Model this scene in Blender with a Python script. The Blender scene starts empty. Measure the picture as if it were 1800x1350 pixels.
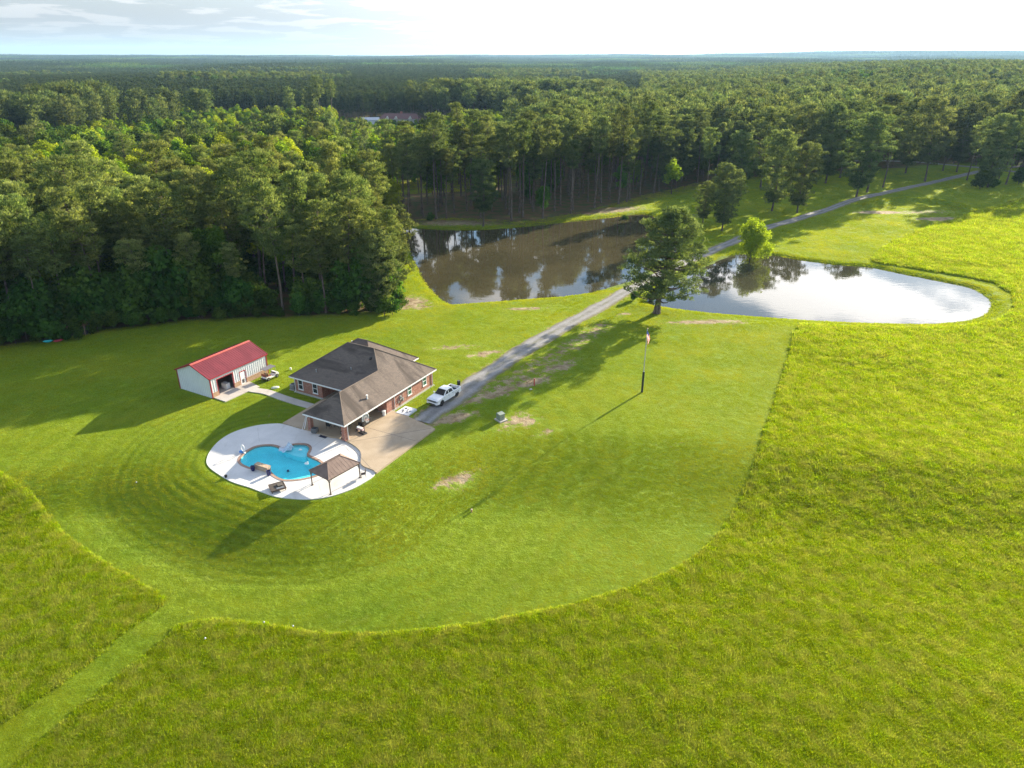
import bpy, bmesh, math, random
import numpy as np
from mathutils import Vector, Matrix
from mathutils.geometry import tessellate_polygon

random.seed(7)
rng = np.random.default_rng(7)
S = bpy.context.scene
R = math.radians

# ------------------------------------------------------------------ camera
CAM_H, FOCAL, HORIZON = 46.0, 1250.0, 97.0
PITCH = math.atan((675 - HORIZON) / FOCAL)
cam_data = bpy.data.cameras.new('camera')
cam_data.sensor_width = 36.0
cam_data.lens = 36.0 * FOCAL / 1800.0
cam_data.clip_start = 0.5
cam_data.clip_end = 60000
cam = bpy.data.objects.new('camera', cam_data)
S.collection.objects.link(cam)
cam.location = (0, 0, CAM_H)
cam.rotation_euler = (math.pi / 2 - PITCH, 0, 0)
S.camera = cam

# ------------------------------------------------------------------ sky, sun, exposure
SUN_EL, SUN_AZ = R(16.0), R(41.0)          # azimuth measured from the view direction (+Y) towards +X
SUN_DIR = Vector((math.sin(SUN_AZ) * math.cos(SUN_EL), math.cos(SUN_AZ) * math.cos(SUN_EL), math.sin(SUN_EL)))
S.view_settings.view_transform = 'Standard'
S.view_settings.look = 'None'
S.view_settings.gamma = 1.0
S.view_settings.use_curve_mapping = False
S.view_settings.exposure = 1.85

world = bpy.data.worlds.new('World')
S.world = world
world.use_nodes = True
wn, wl = world.node_tree.nodes, world.node_tree.links
wn.clear()


def wnode(t, **k):
    n = wn.new(t)
    for a, b in k.items():
        setattr(n, a, b)
    return n


w_out = wnode('ShaderNodeOutputWorld')
w_bg = wnode('ShaderNodeBackground')
w_sky = wnode('ShaderNodeTexSky', sky_type='NISHITA')
w_sky.sun_disc = False
w_sky.sun_elevation = SUN_EL
w_sky.sun_rotation = SUN_AZ
w_sky.altitude = 100
w_sky.air_density = 1.0
w_sky.dust_density = 0.25
w_sky.ozone_density = 2.5
w_tc = wnode('ShaderNodeTexCoord')
w_sep = wnode('ShaderNodeSeparateXYZ')
wl.new(w_tc.outputs['Generated'], w_sep.inputs[0])


def wmath(op, a, b=None, clamp=False):
    n = wnode('ShaderNodeMath', operation=op, use_clamp=clamp)
    for i, x in enumerate((a, b)):
        if x is None:
            continue
        if isinstance(x, (int, float)):
            n.inputs[i].default_value = x
        else:
            wl.new(x, n.inputs[i])
    return n.outputs[0]


w_z = wmath('MAXIMUM', w_sep.outputs['Z'], 0.0)
w_den = wmath('ADD', w_z, 0.07)
w_cx = wmath('DIVIDE', w_sep.outputs['X'], w_den)
w_cy = wmath('DIVIDE', w_sep.outputs['Y'], w_den)
w_cv = wnode('ShaderNodeCombineXYZ')
wl.new(w_cx, w_cv.inputs[0])
wl.new(w_cy, w_cv.inputs[1])
w_noise = wnode('ShaderNodeTexNoise')
w_noise.inputs['Scale'].default_value = 1.25
w_noise.inputs['Detail'].default_value = 8
w_noise.inputs['Roughness'].default_value = 0.56
w_noise.inputs['Distortion'].default_value = 0.25
wl.new(w_cv.outputs[0], w_noise.inputs['Vector'])
w_cov = wnode('ShaderNodeMapRange', interpolation_type='SMOOTHSTEP')
w_cov.inputs['From Min'].default_value = 0.495
w_cov.inputs['From Max'].default_value = 0.565
wl.new(w_noise.outputs['Fac'], w_cov.inputs['Value'])
# glow of thin cloud round the sun
w_dot = wnode('ShaderNodeVectorMath', operation='DOT_PRODUCT')
wl.new(w_tc.outputs['Generated'], w_dot.inputs[0])
w_dot.inputs[1].default_value = SUN_DIR
w_d0 = wmath('MAXIMUM', w_dot.outputs['Value'], 0.0)
w_glow = wmath('POWER', w_d0, 5.0)
w_amp = wmath('ADD', wmath('MULTIPLY', w_glow, 18.0), 4.0)
w_amp2 = wmath('ADD', wmath('MULTIPLY', w_glow, 11.0), 1.75)
w_cloudcol = wnode('ShaderNodeVectorMath', operation='SCALE')
w_cloudcol.inputs[0].default_value = (1.0, 0.97, 0.95)
wl.new(w_amp, w_cloudcol.inputs['Scale'])
# the grey-lavender bank of far cloud and mist that lies along the whole horizon
w_lowcol = wnode('ShaderNodeVectorMath', operation='SCALE')
w_lowcol.inputs[0].default_value = (0.96, 0.985, 1.06)
wl.new(w_amp2, w_lowcol.inputs['Scale'])
w_low = wnode('ShaderNodeMapRange', interpolation_type='SMOOTHSTEP')
w_low.inputs['From Min'].default_value = 0.03
w_low.inputs['From Max'].default_value = 0.16
w_low.inputs['To Min'].default_value = 0.94
w_low.inputs['To Max'].default_value = 0.0
wl.new(w_z, w_low.inputs['Value'])
w_mix0 = wnode('ShaderNodeMix', data_type='RGBA')
wl.new(w_low.outputs['Result'], w_mix0.inputs['Factor'])
wl.new(w_sky.outputs['Color'], w_mix0.inputs['A'])
wl.new(w_lowcol.outputs[0], w_mix0.inputs['B'])
# clouds thin out towards the horizon
w_thin = wnode('ShaderNodeMapRange', interpolation_type='SMOOTHSTEP')
w_thin.inputs['From Min'].default_value = -0.02
w_thin.inputs['From Max'].default_value = 0.14
w_thin.inputs['To Min'].default_value = 0.0
w_thin.inputs['To Max'].default_value = 0.92
wl.new(w_z, w_thin.inputs['Value'])
w_mix = wnode('ShaderNodeMix', data_type='RGBA')
wl.new(wmath('MULTIPLY', w_cov.outputs['Result'], w_thin.outputs['Result'], True), w_mix.inputs['Factor'])
wl.new(w_mix0.outputs['Result'], w_mix.inputs['A'])
wl.new(w_cloudcol.outputs[0], w_mix.inputs['B'])
wl.new(w_mix.outputs['Result'], w_bg.inputs['Color'])
w_bg.inputs['Strength'].default_value = 0.082
wl.new(w_bg.outputs[0], w_out.inputs['Surface'])

sun_data = bpy.data.lights.new('sun', 'SUN')
sun_data.energy = 4.9
sun_data.angle = R(0.55)
sun_data.color = (1.0, 0.88, 0.68)
sun = bpy.data.objects.new('sun', sun_data)
S.collection.objects.link(sun)
sun.rotation_euler = SUN_DIR.to_track_quat('Z', 'Y').to_euler()

S.render.engine = 'CYCLES'
S.cycles.max_bounces = 7
S.cycles.diffuse_bounces = 3
S.cycles.glossy_bounces = 3
S.cycles.transmission_bounces = 5
S.cycles.transparent_max_bounces = 8
S.cycles.volume_bounces = 0
S.cycles.use_denoising = True
S.cycles.denoising_prefilter = 'NONE'
S.cycles.caustics_reflective = False
S.cycles.caustics_refractive = False
S.cycles.sample_clamp_indirect = 6.0


# ------------------------------------------------------------------ helpers
def G(px, py, z=0.0):
    """point of the place that lies under a point of the 1800 x 1350 photograph, at height z"""
    dx, dy = (px - 900) / FOCAL, -(py - 675) / FOCAL
    d = (dx, math.cos(PITCH) + dy * math.sin(PITCH), -math.sin(PITCH) + dy * math.cos(PITCH))
    t = (z - CAM_H) / d[2]
    return Vector((d[0] * t, d[1] * t, z))


def proj(x, y, z):
    """photograph coordinates of points (arrays)"""
    v2 = z - CAM_H
    f = y * math.cos(PITCH) - v2 * math.sin(PITCH)
    u = y * math.sin(PITCH) + v2 * math.cos(PITCH)
    f = np.maximum(f, 0.1)
    return 900 + FOCAL * x / f, 675 - FOCAL * u / f


def height_at(px, py, ptop):
    b = G(px, py)
    a = PITCH - math.atan((675 - ptop) / FOCAL)
    return CAM_H - b.y * math.tan(a)


def tag(o, label=None, cat=None, group=None, kind=None):
    if label:
        o['label'] = label
    if cat:
        o['category'] = cat
    if group:
        o['group'] = group
    if kind:
        o['kind'] = kind
    return o


def thing(name, label, cat, loc=(0, 0, 0), rz=0.0, group=None):
    o = bpy.data.objects.new(name, None)
    o.empty_display_size = 0.3
    S.collection.objects.link(o)
    o.location = loc
    o.rotation_euler = (0, 0, rz)
    return tag(o, label, cat, group)


class MB:
    """collects simple shapes into one mesh"""

    def __init__(self):
        self.v, self.f, self.mi = [], [], []
        self.m = 0

    def add(self, vs, fs):
        b = len(self.v)
        self.v += [tuple(p) for p in vs]
        for f in fs:
            self.f.append(tuple(i + b for i in f))
            self.mi.append(self.m)
        return self

    def box(self, c, s, rz=0.0, rx=0.0, ry=0.0, taper=1.0):
        x, y, z = s[0] / 2, s[1] / 2, s[2] / 2
        vs = [(-x, -y, -z), (x, -y, -z), (x, y, -z), (-x, y, -z)]
        vs += [(-x * taper, -y * taper, z), (x * taper, -y * taper, z), (x * taper, y * taper, z), (-x * taper, y * taper, z)]
        if rx or ry or rz:
            m = Matrix.Rotation(rz, 3, 'Z') @ Matrix.Rotation(ry, 3, 'Y') @ Matrix.Rotation(rx, 3, 'X')
            vs = [m @ Vector(p) for p in vs]
        vs = [(p[0] + c[0], p[1] + c[1], p[2] + c[2]) for p in vs]
        return self.add(vs, [(3, 2, 1, 0), (4, 5, 6, 7), (0, 1, 5, 4), (1, 2, 6, 5), (2, 3, 7, 6), (3, 0, 4, 7)])

    def span(self, a, b):
        return self.box([(a[i] + b[i]) / 2 for i in range(3)], [abs(b[i] - a[i]) for i in range(3)])

    def tube(self, pts, rad, n=8, cap=True):
        pts = [Vector(p) for p in pts]
        if not isinstance(rad, (list, tuple)):
            rad = [rad] * len(pts)
        vs, fs = [], []
        for i, p in enumerate(pts):
            d = (pts[min(i + 1, len(pts) - 1)] - pts[max(i - 1, 0)]).normalized()
            a = d.orthogonal().normalized() if i == 0 else (a - d * a.dot(d)).normalized()
            b = d.cross(a)
            for k in range(n):
                t = 2 * math.pi * k / n
                vs.append(p + (a * math.cos(t) + b * math.sin(t)) * rad[i])
        for i in range(len(pts) - 1):
            for k in range(n):
                k2 = (k + 1) % n
                fs.append((i * n + k, i * n + k2, (i + 1) * n + k2, (i + 1) * n + k))
        if cap:
            fs.append(tuple(range(n - 1, -1, -1)))
            fs.append(tuple(range((len(pts) - 1) * n, len(pts) * n)))
        return self.add(vs, fs)

    def lathe(self, prof, c=(0, 0, 0), n=16, axis='Z', squash=(1, 1)):
        vs, fs = [], []
        for r, h in prof:
            for k in range(n):
                t = 2 * math.pi * k / n
                x, y = r * math.cos(t) * squash[0], r * math.sin(t) * squash[1]
                p = (x, y, h) if axis == 'Z' else ((x, h, y) if axis == 'Y' else (h, x, y))
                vs.append((p[0] + c[0], p[1] + c[1], p[2] + c[2]))
        for i in range(len(prof) - 1):
            for k in range(n):
                k2 = (k + 1) % n
                fs.append((i * n + k, i * n + k2, (i + 1) * n + k2, (i + 1) * n + k))
        fs.append(tuple(range(n - 1, -1, -1)))
        fs.append(tuple(range((len(prof) - 1) * n, len(prof) * n)))
        return self.add(vs, fs)

    def prism(self, poly, z0, z1, bottom=True):
        n = len(poly)
        vs = [(p[0], p[1], z0) for p in poly] + [(p[0], p[1], z1) for p in poly]
        fs = [(i, (i + 1) % n, n + (i + 1) % n, n + i) for i in range(n)]
        for t in tessellate_polygon([[Vector((p[0], p[1], 0)) for p in poly]]):
            fs.append(tuple(n + i for i in t))
            if bottom:
                fs.append(tuple(reversed(t)))
        return self.add(vs, fs)

    def extrude_y(self, prof, y0, y1, shrink=1.0):
        """profile in x,z pushed along y"""
        n = len(prof)
        vs = [(p[0], y0, p[1]) for p in prof] + [(p[0], y1, p[1]) for p in prof]
        fs = [(i, (i + 1) % n, n + (i + 1) % n, n + i) for i in range(n)]
        for t in tessellate_polygon([[Vector((p[0], p[1], 0)) for p in prof]]):
            fs.append(tuple(n + i for i in t))
            fs.append(tuple(reversed(t)))
        return self.add(vs, fs)

    def build(self, name, mat=None, parent=None, smooth=False, bevel=0.0, fix=True):
        me = bpy.data.meshes.new(name)
        me.from_pydata([tuple(p) for p in self.v], [], self.f)
        mats = mat if isinstance(mat, (list, tuple)) else [mat]
        for m in mats:
            if m:
                me.materials.append(m)
        if len(mats) > 1:
            me.polygons.foreach_set('material_index', self.mi)
        if fix:
            bm = bmesh.new()
            bm.from_mesh(me)
            bmesh.ops.recalc_face_normals(bm, faces=bm.faces)
            if bevel > 0:
                ed = [e for e in bm.edges if e.is_manifold and e.calc_face_angle(0) > 0.5]
                bmesh.ops.bevel(bm, geom=ed, offset=bevel, segments=2, affect='EDGES', profile=0.6, clamp_overlap=True)
            bm.to_mesh(me)
            bm.free()
        if smooth:
            me.polygons.foreach_set('use_smooth', [True] * len(me.polygons))
        o = bpy.data.objects.new(name, me)
        S.collection.objects.link(o)
        if parent:
            o.parent = parent
        return o


def children(o):
    return [c for c in list(o.children)]


def copy_tree(o, parent=None):
    c = o.copy()
    S.collection.objects.link(c)
    c.parent = parent
    for ch in children(o):
        copy_tree(ch, c)
    return c


def smooth_loop(pts, n=6, closed=True):
    """Catmull-Rom through points"""
    out, m = [], len(pts)
    rngi = range(m) if closed else range(m - 1)
    for i in rngi:
        g = lambda k: Vector(pts[k % m]) if closed else Vector(pts[min(max(k, 0), m - 1)])
        p0, p1, p2, p3 = g(i - 1), g(i), g(i + 1), g(i + 2)
        for k in range(n):
            t = k / n
            out.append(0.5 * ((2 * p1) + (p2 - p0) * t + (2 * p0 - 5 * p1 + 4 * p2 - p3) * t * t + (3 * p1 - p0 - 3 * p2 + p3) * t ** 3))
    if not closed:
        out.append(Vector(pts[-1]))
    return out


def offset_loop(poly, d):
    n, out = len(poly), []
    area = sum(poly[i][0] * poly[(i + 1) % n][1] - poly[(i + 1) % n][0] * poly[i][1] for i in range(n))
    s = 1 if area > 0 else -1
    for i in range(n):
        a, b = Vector(poly[i - 1][:2]), Vector(poly[(i + 1) % n][:2])
        t = (b - a).normalized()
        out.append(Vector((poly[i][0] + t.y * d * s, poly[i][1] - t.x * d * s, 0)))
    return out


def sdf(poly, x, y):
    """signed distance to a polygon, negative inside (arrays)"""
    p = np.array([(q[0], q[1]) for q in poly], float)
    d2 = np.full(x.shape, 1e18)
    ins = np.zeros(x.shape, bool)
    for i in range(len(p)):
        a, b = p[i], p[(i + 1) % len(p)]
        e = b - a
        t = np.clip(((x - a[0]) * e[0] + (y - a[1]) * e[1]) / max(e @ e, 1e-9), 0, 1)
        d2 = np.minimum(d2, (x - a[0] - t * e[0]) ** 2 + (y - a[1] - t * e[1]) ** 2)
        c = (a[1] > y) != (b[1] > y)
        if abs(e[1]) > 1e-9:
            ins ^= c & (x < (y - a[1]) * e[0] / e[1] + a[0])
    d = np.sqrt(d2)
    return np.where(ins, -d, d)


def line_dist(pts, x, y):
    d2 = np.full(x.shape, 1e18)
    for a, b in zip(pts[:-1], pts[1:]):
        e = (b[0] - a[0], b[1] - a[1])
        t = np.clip(((x - a[0]) * e[0] + (y - a[1]) * e[1]) / max(e[0] ** 2 + e[1] ** 2, 1e-9), 0, 1)
        d2 = np.minimum(d2, (x - a[0] - t * e[0]) ** 2 + (y - a[1] - t * e[1]) ** 2)
    return np.sqrt(d2)


def sstep(a, b, x):
    t = np.clip((x - a) / (b - a), 0, 1)
    return t * t * (3 - 2 * t)


_W = [(rng.uniform(0, 6.28), rng.uniform(0, 6.28)) for _ in range(24)]


def wave(x, y, scale, k0=0, n=6):
    """soft rolling noise about -1..1"""
    z = 0 * x
    for i in range(n):
        a, ph = _W[(k0 + i) % 24]
        s = scale * (0.6 + 0.17 * i)
        z = z + np.sin((x * math.cos(a) + y * math.sin(a)) / s * 6.283 + ph * 3)
    return z / (n * 0.6)


# ------------------------------------------------------------------ materials
class NT:
    def __init__(self, name):
        self.mat = bpy.data.materials.new(name)
        self.mat.use_nodes = True
        self.t = self.mat.node_tree
        self.t.nodes.clear()
        self.out = self.n('ShaderNodeOutputMaterial')

    def n(self, t, inp=None, **k):
        x = self.t.nodes.new(t)
        for a, b in k.items():
            setattr(x, a, b)
        for a, b in (inp or {}).items():
            self.set(x.inputs[a], b)
        return x

    def set(self, sock, val):
        if isinstance(val, bpy.types.NodeSocket):
            self.t.links.new(val, sock)
        elif isinstance(val, (tuple, list)) and len(val) == 3 and sock.type == 'RGBA':
            sock.default_value = (*val, 1)
        else:
            sock.default_value = val

    def pos(self):
        return self.n('ShaderNodeNewGeometry').outputs['Position']

    def obj(self):
        return self.n('ShaderNodeTexCoord').outputs['Object']

    def noise(self, vec, scale, detail=4, rough=0.55, dist=0.0):
        return self.n('ShaderNodeTexNoise', {'Vector': vec, 'Scale': scale, 'Detail': detail, 'Roughness': rough, 'Distortion': dist}).outputs['Fac']

    def ramp(self, f, a, b, lo=0.0, hi=1.0):
        return self.n('ShaderNodeMapRange', {'Value': f, 'From Min': a, 'From Max': b, 'To Min': lo, 'To Max': hi}, interpolation_type='SMOOTHSTEP').outputs['Result']

    def mix(self, f, a, b, mode='MIX'):
        x = self.n('ShaderNodeMix', data_type='RGBA', blend_type=mode)
        self.set(x.inputs['Factor'], f)
        self.set(x.inputs['A'], a)
        self.set(x.inputs['B'], b)
        return x.outputs['Result']

    def math(self, op, a, b=0.0, clamp=False):
        x = self.n('ShaderNodeMath', operation=op, use_clamp=clamp)
        self.set(x.inputs[0], a)
        self.set(x.inputs[1], b)
        return x.outputs[0]

    def attr(self, name):
        return self.n('ShaderNodeAttribute', attribute_name=name).outputs['Fac']

    def bump(self, h, strength, dist):
        return self.n('ShaderNodeBump', {'Height': h, 'Strength': strength, 'Distance': dist}).outputs['Normal']

    def mapping(self, vec, scale=(1, 1, 1), rot=(0, 0, 0)):
        return self.n('ShaderNodeMapping', {'Vector': vec, 'Scale': scale, 'Rotation': rot}).outputs[0]

    def surf(self, sh):
        self.t.links.new(sh, self.out.inputs['Surface'])
        return self.mat

    def pbr(self, col, rough=0.7, normal=None, metal=0.0, spec=0.5, **k):
        d = {'Base Color': col, 'Roughness': rough, 'Metallic': metal, 'Specular IOR Level': spec}
        d.update(k)
        p = self.n('ShaderNodeBsdfPrincipled', d)
        if normal:
            self.t.links.new(normal, p.inputs['Normal'])
        return self.surf(p.outputs[0])


def plain(name, col, rough=0.6, metal=0.0, var=0.12, scale=3.0, spec=0.5):
    t = NT(name)
    p = t.obj()
    f = t.noise(p, scale, 5)
    dark = tuple(c * (1 - var) for c in col)
    light = tuple(min(1, c * (1 + var)) for c in col)
    return t.pbr(t.mix(t.ramp(f, 0.3, 0.7), dark, light), rough, t.bump(t.noise(p, scale * 8, 3), 0.12, 0.01), metal, spec)


def leaf_mat(name, c1, c2, trans=0.38, hue=0.03, val=0.3, field=None, yellow=1.25, ring=None):
    """leaf blades: diffuse and translucent, tone varied from tree to tree and from clump to clump"""
    t = NT(name)
    rnd = t.n('ShaderNodeObjectInfo').outputs['Random']
    tint = t.attr('tint')
    col = t.mix(tint, c1, c2)
    if field:
        p = t.pos()
        f = t.ramp(t.noise(p, field[0], 5, 0.62), 0.40, 0.66)
        col = t.mix(t.math('MULTIPLY', f, field[2]), col, field[1])
    if ring:
        rg = t.n('ShaderNodeAttribute', attribute_name='ring', attribute_type='INSTANCER').outputs['Fac']
        col = t.mix(rg, col, ring)
    hn = t.n('ShaderNodeMath', {0: rnd, 1: hue * 2, 2: 0.5 - hue}, operation='MULTIPLY_ADD').outputs[0]
    fr = t.math('FRACT', t.math('MULTIPLY', rnd, 7.31))
    vn = t.n('ShaderNodeMath', {0: fr, 1: val * 2, 2: 1 - val}, operation='MULTIPLY_ADD').outputs[0]
    hsv = t.n('ShaderNodeHueSaturation', {'Hue': hn, 'Saturation': 1.0, 'Value': vn, 'Color': col}).outputs[0]
    d = t.n('ShaderNodeBsdfDiffuse', {'Color': hsv}).outputs[0]
    tc = t.mix(1.0, hsv, (yellow, yellow * 0.96, 0.55), 'MULTIPLY')
    tr = t.n('ShaderNodeBsdfTranslucent', {'Color': tc}).outputs[0]
    m = t.n('ShaderNodeMixShader', {0: trans, 1: d, 2: tr}).outputs[0]
    return t.surf(m)


# ------------------------------------------------------------------ lie of the land
WATER_Z = -0.45
g2 = lambda pts, z=0.0: [G(a, b, z) for a, b in pts]
left_pond = smooth_loop(g2([(705, 401), (735, 402), (790, 404.5), (850, 404), (930, 398), (1000, 390), (1060, 384), (1110, 378), (1140, 378),
                            (1170, 392), (1190, 415), (1188, 442), (1165, 465), (1135, 490), (1107, 502), (1067, 510), (1024, 517), (980, 522),
                            (928, 526), (859, 531), (818, 534), (790, 534), (768, 519), (745, 493), (733, 468), (716, 432)], WATER_Z), 5)
right_pond = smooth_loop(g2([(1137, 531), (1160, 512), (1190, 494), (1218, 478), (1240, 467), (1264, 456), (1294, 448), (1347, 447), (1403, 456.6),
                             (1475, 466), (1529, 470), (1583, 481), (1656, 495.5), (1703, 506), (1728, 519), (1741, 535), (1731, 552),
                             (1699, 563), (1638, 569), (1547, 568), (1439, 564), (1330, 556.5), (1240, 549), (1165, 539)], WATER_Z), 5)
drive = smooth_loop(g2([(742, 742), (775, 716), (800, 700), (850, 662), (900, 628), (960, 591), (1010, 563), (1060, 535), (1105, 510), (1150, 487), (1200, 463),
                        (1240, 446), (1275, 430), (1340, 402), (1400, 385), (1450, 370), (1500, 352), (1560, 338), (1620, 325),
                        (1665, 315), (1700, 306), (1745, 297), (1800, 292)]), 6, False)
back_road = smooth_loop(g2([(1180, 271), (1260, 274), (1400, 281), (1560, 283), (1620, 285), (1680, 291), (1745, 297), (1800, 303), (1900, 306)]), 5, False)
deck = smooth_loop(g2([(497, 746), (478, 745.6), (452.7, 748.3), (423, 755.7), (399.5, 765.8), (381, 779.5), (368, 796), (363, 810.7), (367.4, 821.7),
                       (383, 833.6), (406.8, 847.3), (438, 857.4), (460, 865.7), (485.7, 874), (515, 877.6), (544, 878.5), (573.7, 874.8),
                       (603, 866.6), (632, 853.8), (660, 832.7), (636, 820), (635, 803), (632, 794), (621, 784.5), (607, 777), (594, 772.5), (575, 769), (544, 759), (520, 752.5)]), 4)
DECK_Z, PATIO_Z = 0.08, 0.24
patio_out = g2([(497, 746), (570, 700), (720, 733), (765, 756), (660, 833)])


def slope(x, y):
    """the lawn falls away from the deck towards the hay field"""
    d = np.minimum(sdf(deck, x, y), sdf(patio_out, x, y))
    return -1.6 * sstep(0.4, 13.5, d) * sstep(86, 66, y + 0.12 * np.maximum(x, 0)) * sstep(-80, -48, x + (66 - y) * 2.0)


def GS(px, py):
    """photo pixel to a point on the sloping lawn"""
    z = 0.0
    for _ in range(4):
        p = G(px, py, z)
        z = float(slope(np.array([p.x]), np.array([p.y]))[0])
    return G(px, py, z)


g3s = lambda pts: [GS(a, b) for a, b in pts]
field_main = smooth_loop(g3s([(304, 1114), (312, 1104), (335, 1096), (355, 1093), (400, 1093), (465, 1100), (516, 1109), (570, 1115), (630, 1117), (700, 1115),
                             (811, 1102), (900, 1087), (989, 1069), (1078, 1044), (1144, 1022), (1211, 989), (1255, 953), (1291, 904), (1318, 851),
                             (1335, 798), (1351, 749), (1367, 700), (1385, 640), (1398, 595), (1406, 573)]), 5, False)
field_main += g3s([(1500, 575), (1620, 577), (1700, 574), (1760, 564), (1786, 545), (1783, 517), (1750, 497), (1690, 484), (1610, 472), (1535, 461),
                  (1550, 440), (1600, 415), (1660, 392), (1720, 372), (1800, 350), (1900, 335), (2400, 500), (2600, 900), (2300, 1500), (900, 1500),
                  (-60, 1430), (25, 1350), (49, 1325), (102, 1277), (151, 1236), (204, 1191), (261, 1146)])
field_left = smooth_loop(g3s([(-40, 805), (0, 834), (45, 862), (80, 905), (110, 940), (150, 970), (200, 1003), (250, 1031), (276, 1045), (284, 1055), (276, 1068),
                             (269, 1074)]), 5, False) + g3s([(228, 1101), (175, 1146), (102, 1203), (41, 1244), (-10, 1276), (-200, 1400), (-500, 1100), (-300, 850)])
wood_left = g2([(-320, 660), (-60, 624), (0, 612), (60, 603), (130, 592), (200, 580), (330, 565), (430, 561), (500, 559), (600, 555), (688, 549), (700, 525),
                (680, 480), (668, 440), (660, 405), (690, 394), (740, 391)])
wood_left += [Vector((-40, 235, 0)), Vector((-60, 330, 0)), Vector((-330, 330, 0)), Vector((-300, 120, 0))]
bank_wood = g2([(660, 398), (745, 388), (800, 385), (850, 388), (905, 392), (945, 390), (1000, 378), (1060, 366), (1100, 358), (1140, 345), (1190, 335), (1215, 326),
                (1250, 318), (1320, 311), (1400, 306), (1480, 302), (1560, 296), (1600, 290), (1700, 283), (1830, 286), (1980, 290)])
bank_wood += [Vector((330, 420, 0)), Vector((330, 470, 0)), Vector((30, 470, 0)), Vector((12, 305, 0)), Vector((-20, 272, 0)), Vector((-50, 262, 0))]
pool = smooth_loop(g2([(400 + a / 11.25, 760 + b / 11.25) for a, b in [
    (250, 560), (265, 505), (305, 455), (370, 395), (450, 345), (540, 300), (640, 274), (745, 263), (860, 264), (950, 282), (1020, 306), (1085, 318),
    (1150, 305), (1235, 268), (1330, 245), (1430, 240), (1530, 247), (1592, 277), (1615, 322), (1598, 372), (1568, 425), (1580, 468), (1645, 500),
    (1725, 535), (1810, 580), (1880, 640), (1900, 700), (1880, 765), (1800, 825), (1690, 865), (1580, 892), (1450, 918), (1310, 933), (1190, 936),
    (1090, 925), (1000, 890), (930, 845), (880, 795), (830, 745), (760, 712), (660, 690), (560, 690), (470, 695), (390, 672), (320, 640), (272, 602)]], DECK_Z), 4)


def zt(x, y):
    """height of the land (arrays)"""
    r = np.hypot(x + 20, y - 85)
    z = wave(x, y, 60, 0) * 0.35 * sstep(35, 90, r) + wave(x, y, 14, 6) * 0.05 * sstep(26, 40, r)
    near_ = (np.abs(x) < 300) & (y < 200) & (y > -50)
    if near_.any():
        z[near_] += slope(x[near_], y[near_])
    for p in (left_pond, right_pond):
        d = sdf(p, x, y)
        k = sstep(7, 2.5, d)
        z = z * (1 - k)
        bank = np.where(d >= 0, -0.44 * (1 - sstep(0.0, 2.6, d)), -0.44 + 0.35 * np.maximum(d, -3.5))
        z = np.where(d < 4, z + bank, z)
    z = z * np.where(line_dist([(p.x, p.y) for p in drive[::3]], x, y) < 5, 0.4, 1.0)
    # the ring of bank round the old dug pit on the right
    pit = [(p.x, p.y) for p in g2([(1530, 362), (1560, 354), (1600, 351), (1640, 353), (1680, 360), (1705, 372)])]
    z = z + 1.1 * np.exp(-(line_dist(pit, x, y) / 2.2) ** 2)
    # under the deck the ground is dug out for the pool
    d = sdf(pool, x, y)
    z = np.where(d < 1.6, -2.6, z)
    # far land: rolls gently, a wooded rise to the right, a long ridge on the skyline
    far = sstep(420, 1500, np.hypot(x, y))
    az = x / np.maximum(np.abs(y), 1.0)
    z = z + far * (wave(x, y, 900, 12) * 3.2 + wave(x, y, 2600, 3) * 7 + 1.0)
    z = z + 14 * sstep(330, 800, y) * sstep(0.15, 0.6, az) * (1 - 0.75 * sstep(1500, 2300, y))
    dist = np.hypot(x, y)
    z = z + sstep(3000, 9000, dist) * (16 + 46 * sstep(0.0, 0.5, az) * sstep(7000, 9500, dist) + 10 * sstep(-0.2, -0.6, az) + wave(x, y, 3800, 9) * 7)
    return z


def gz(x, y):
    return float(zt(np.array([float(x)]), np.array([float(y)]))[0])


def axis(lo, hi, step, far_lo, far_hi, grow=1.16):
    a = list(np.arange(lo, hi + 1e-6, step))
    s, v = step, a[-1]
    while v < far_hi:
        s *= grow
        v += s
        a.append(v)
    s, v, b = step, a[0], []
    while v > far_lo:
        s *= grow
        v -= s
        b.append(v)
    return np.array(b[::-1] + a)


gx = axis(-112, 250, 1.1, -15000, 15000)
gy = axis(24, 335, 1.1, -300, 15200)
GX, GY = np.meshgrid(gx, gy)
fx, fy = GX.ravel(), GY.ravel()
fz = zt(fx, fy)
nx, ny = len(gx), len(gy)
ii = np.arange(nx * ny).reshape(ny, nx)
quads = np.stack([ii[:-1, :-1], ii[:-1, 1:], ii[1:, 1:], ii[1:, :-1]], -1).reshape(-1, 4)


def np_mesh(name, verts, faces, mats, attrs=None, smooth=False, vert_attr=True):
    """mesh from arrays; faces (n,k)"""
    me = bpy.data.meshes.new(name)
    nf, k = faces.shape
    me.vertices.add(len(verts))
    me.vertices.foreach_set('co', np.asarray(verts, np.float32).ravel())
    me.loops.add(nf * k)
    me.loops.foreach_set('vertex_index', faces.astype(np.int32).ravel())
    me.polygons.add(nf)
    me.polygons.foreach_set('loop_start', np.arange(0, nf * k, k, dtype=np.int32))
    for nme, a in (attrs or {}).items():
        at = me.attributes.new(nme, 'FLOAT', 'POINT')
        at.data.foreach_set('value', np.asarray(a, np.float32))
    for m in mats:
        me.materials.append(m)
    if smooth:
        me.polygons.foreach_set('use_smooth', np.ones(nf, bool))
    me.update(calc_edges=True)
    return me


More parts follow.
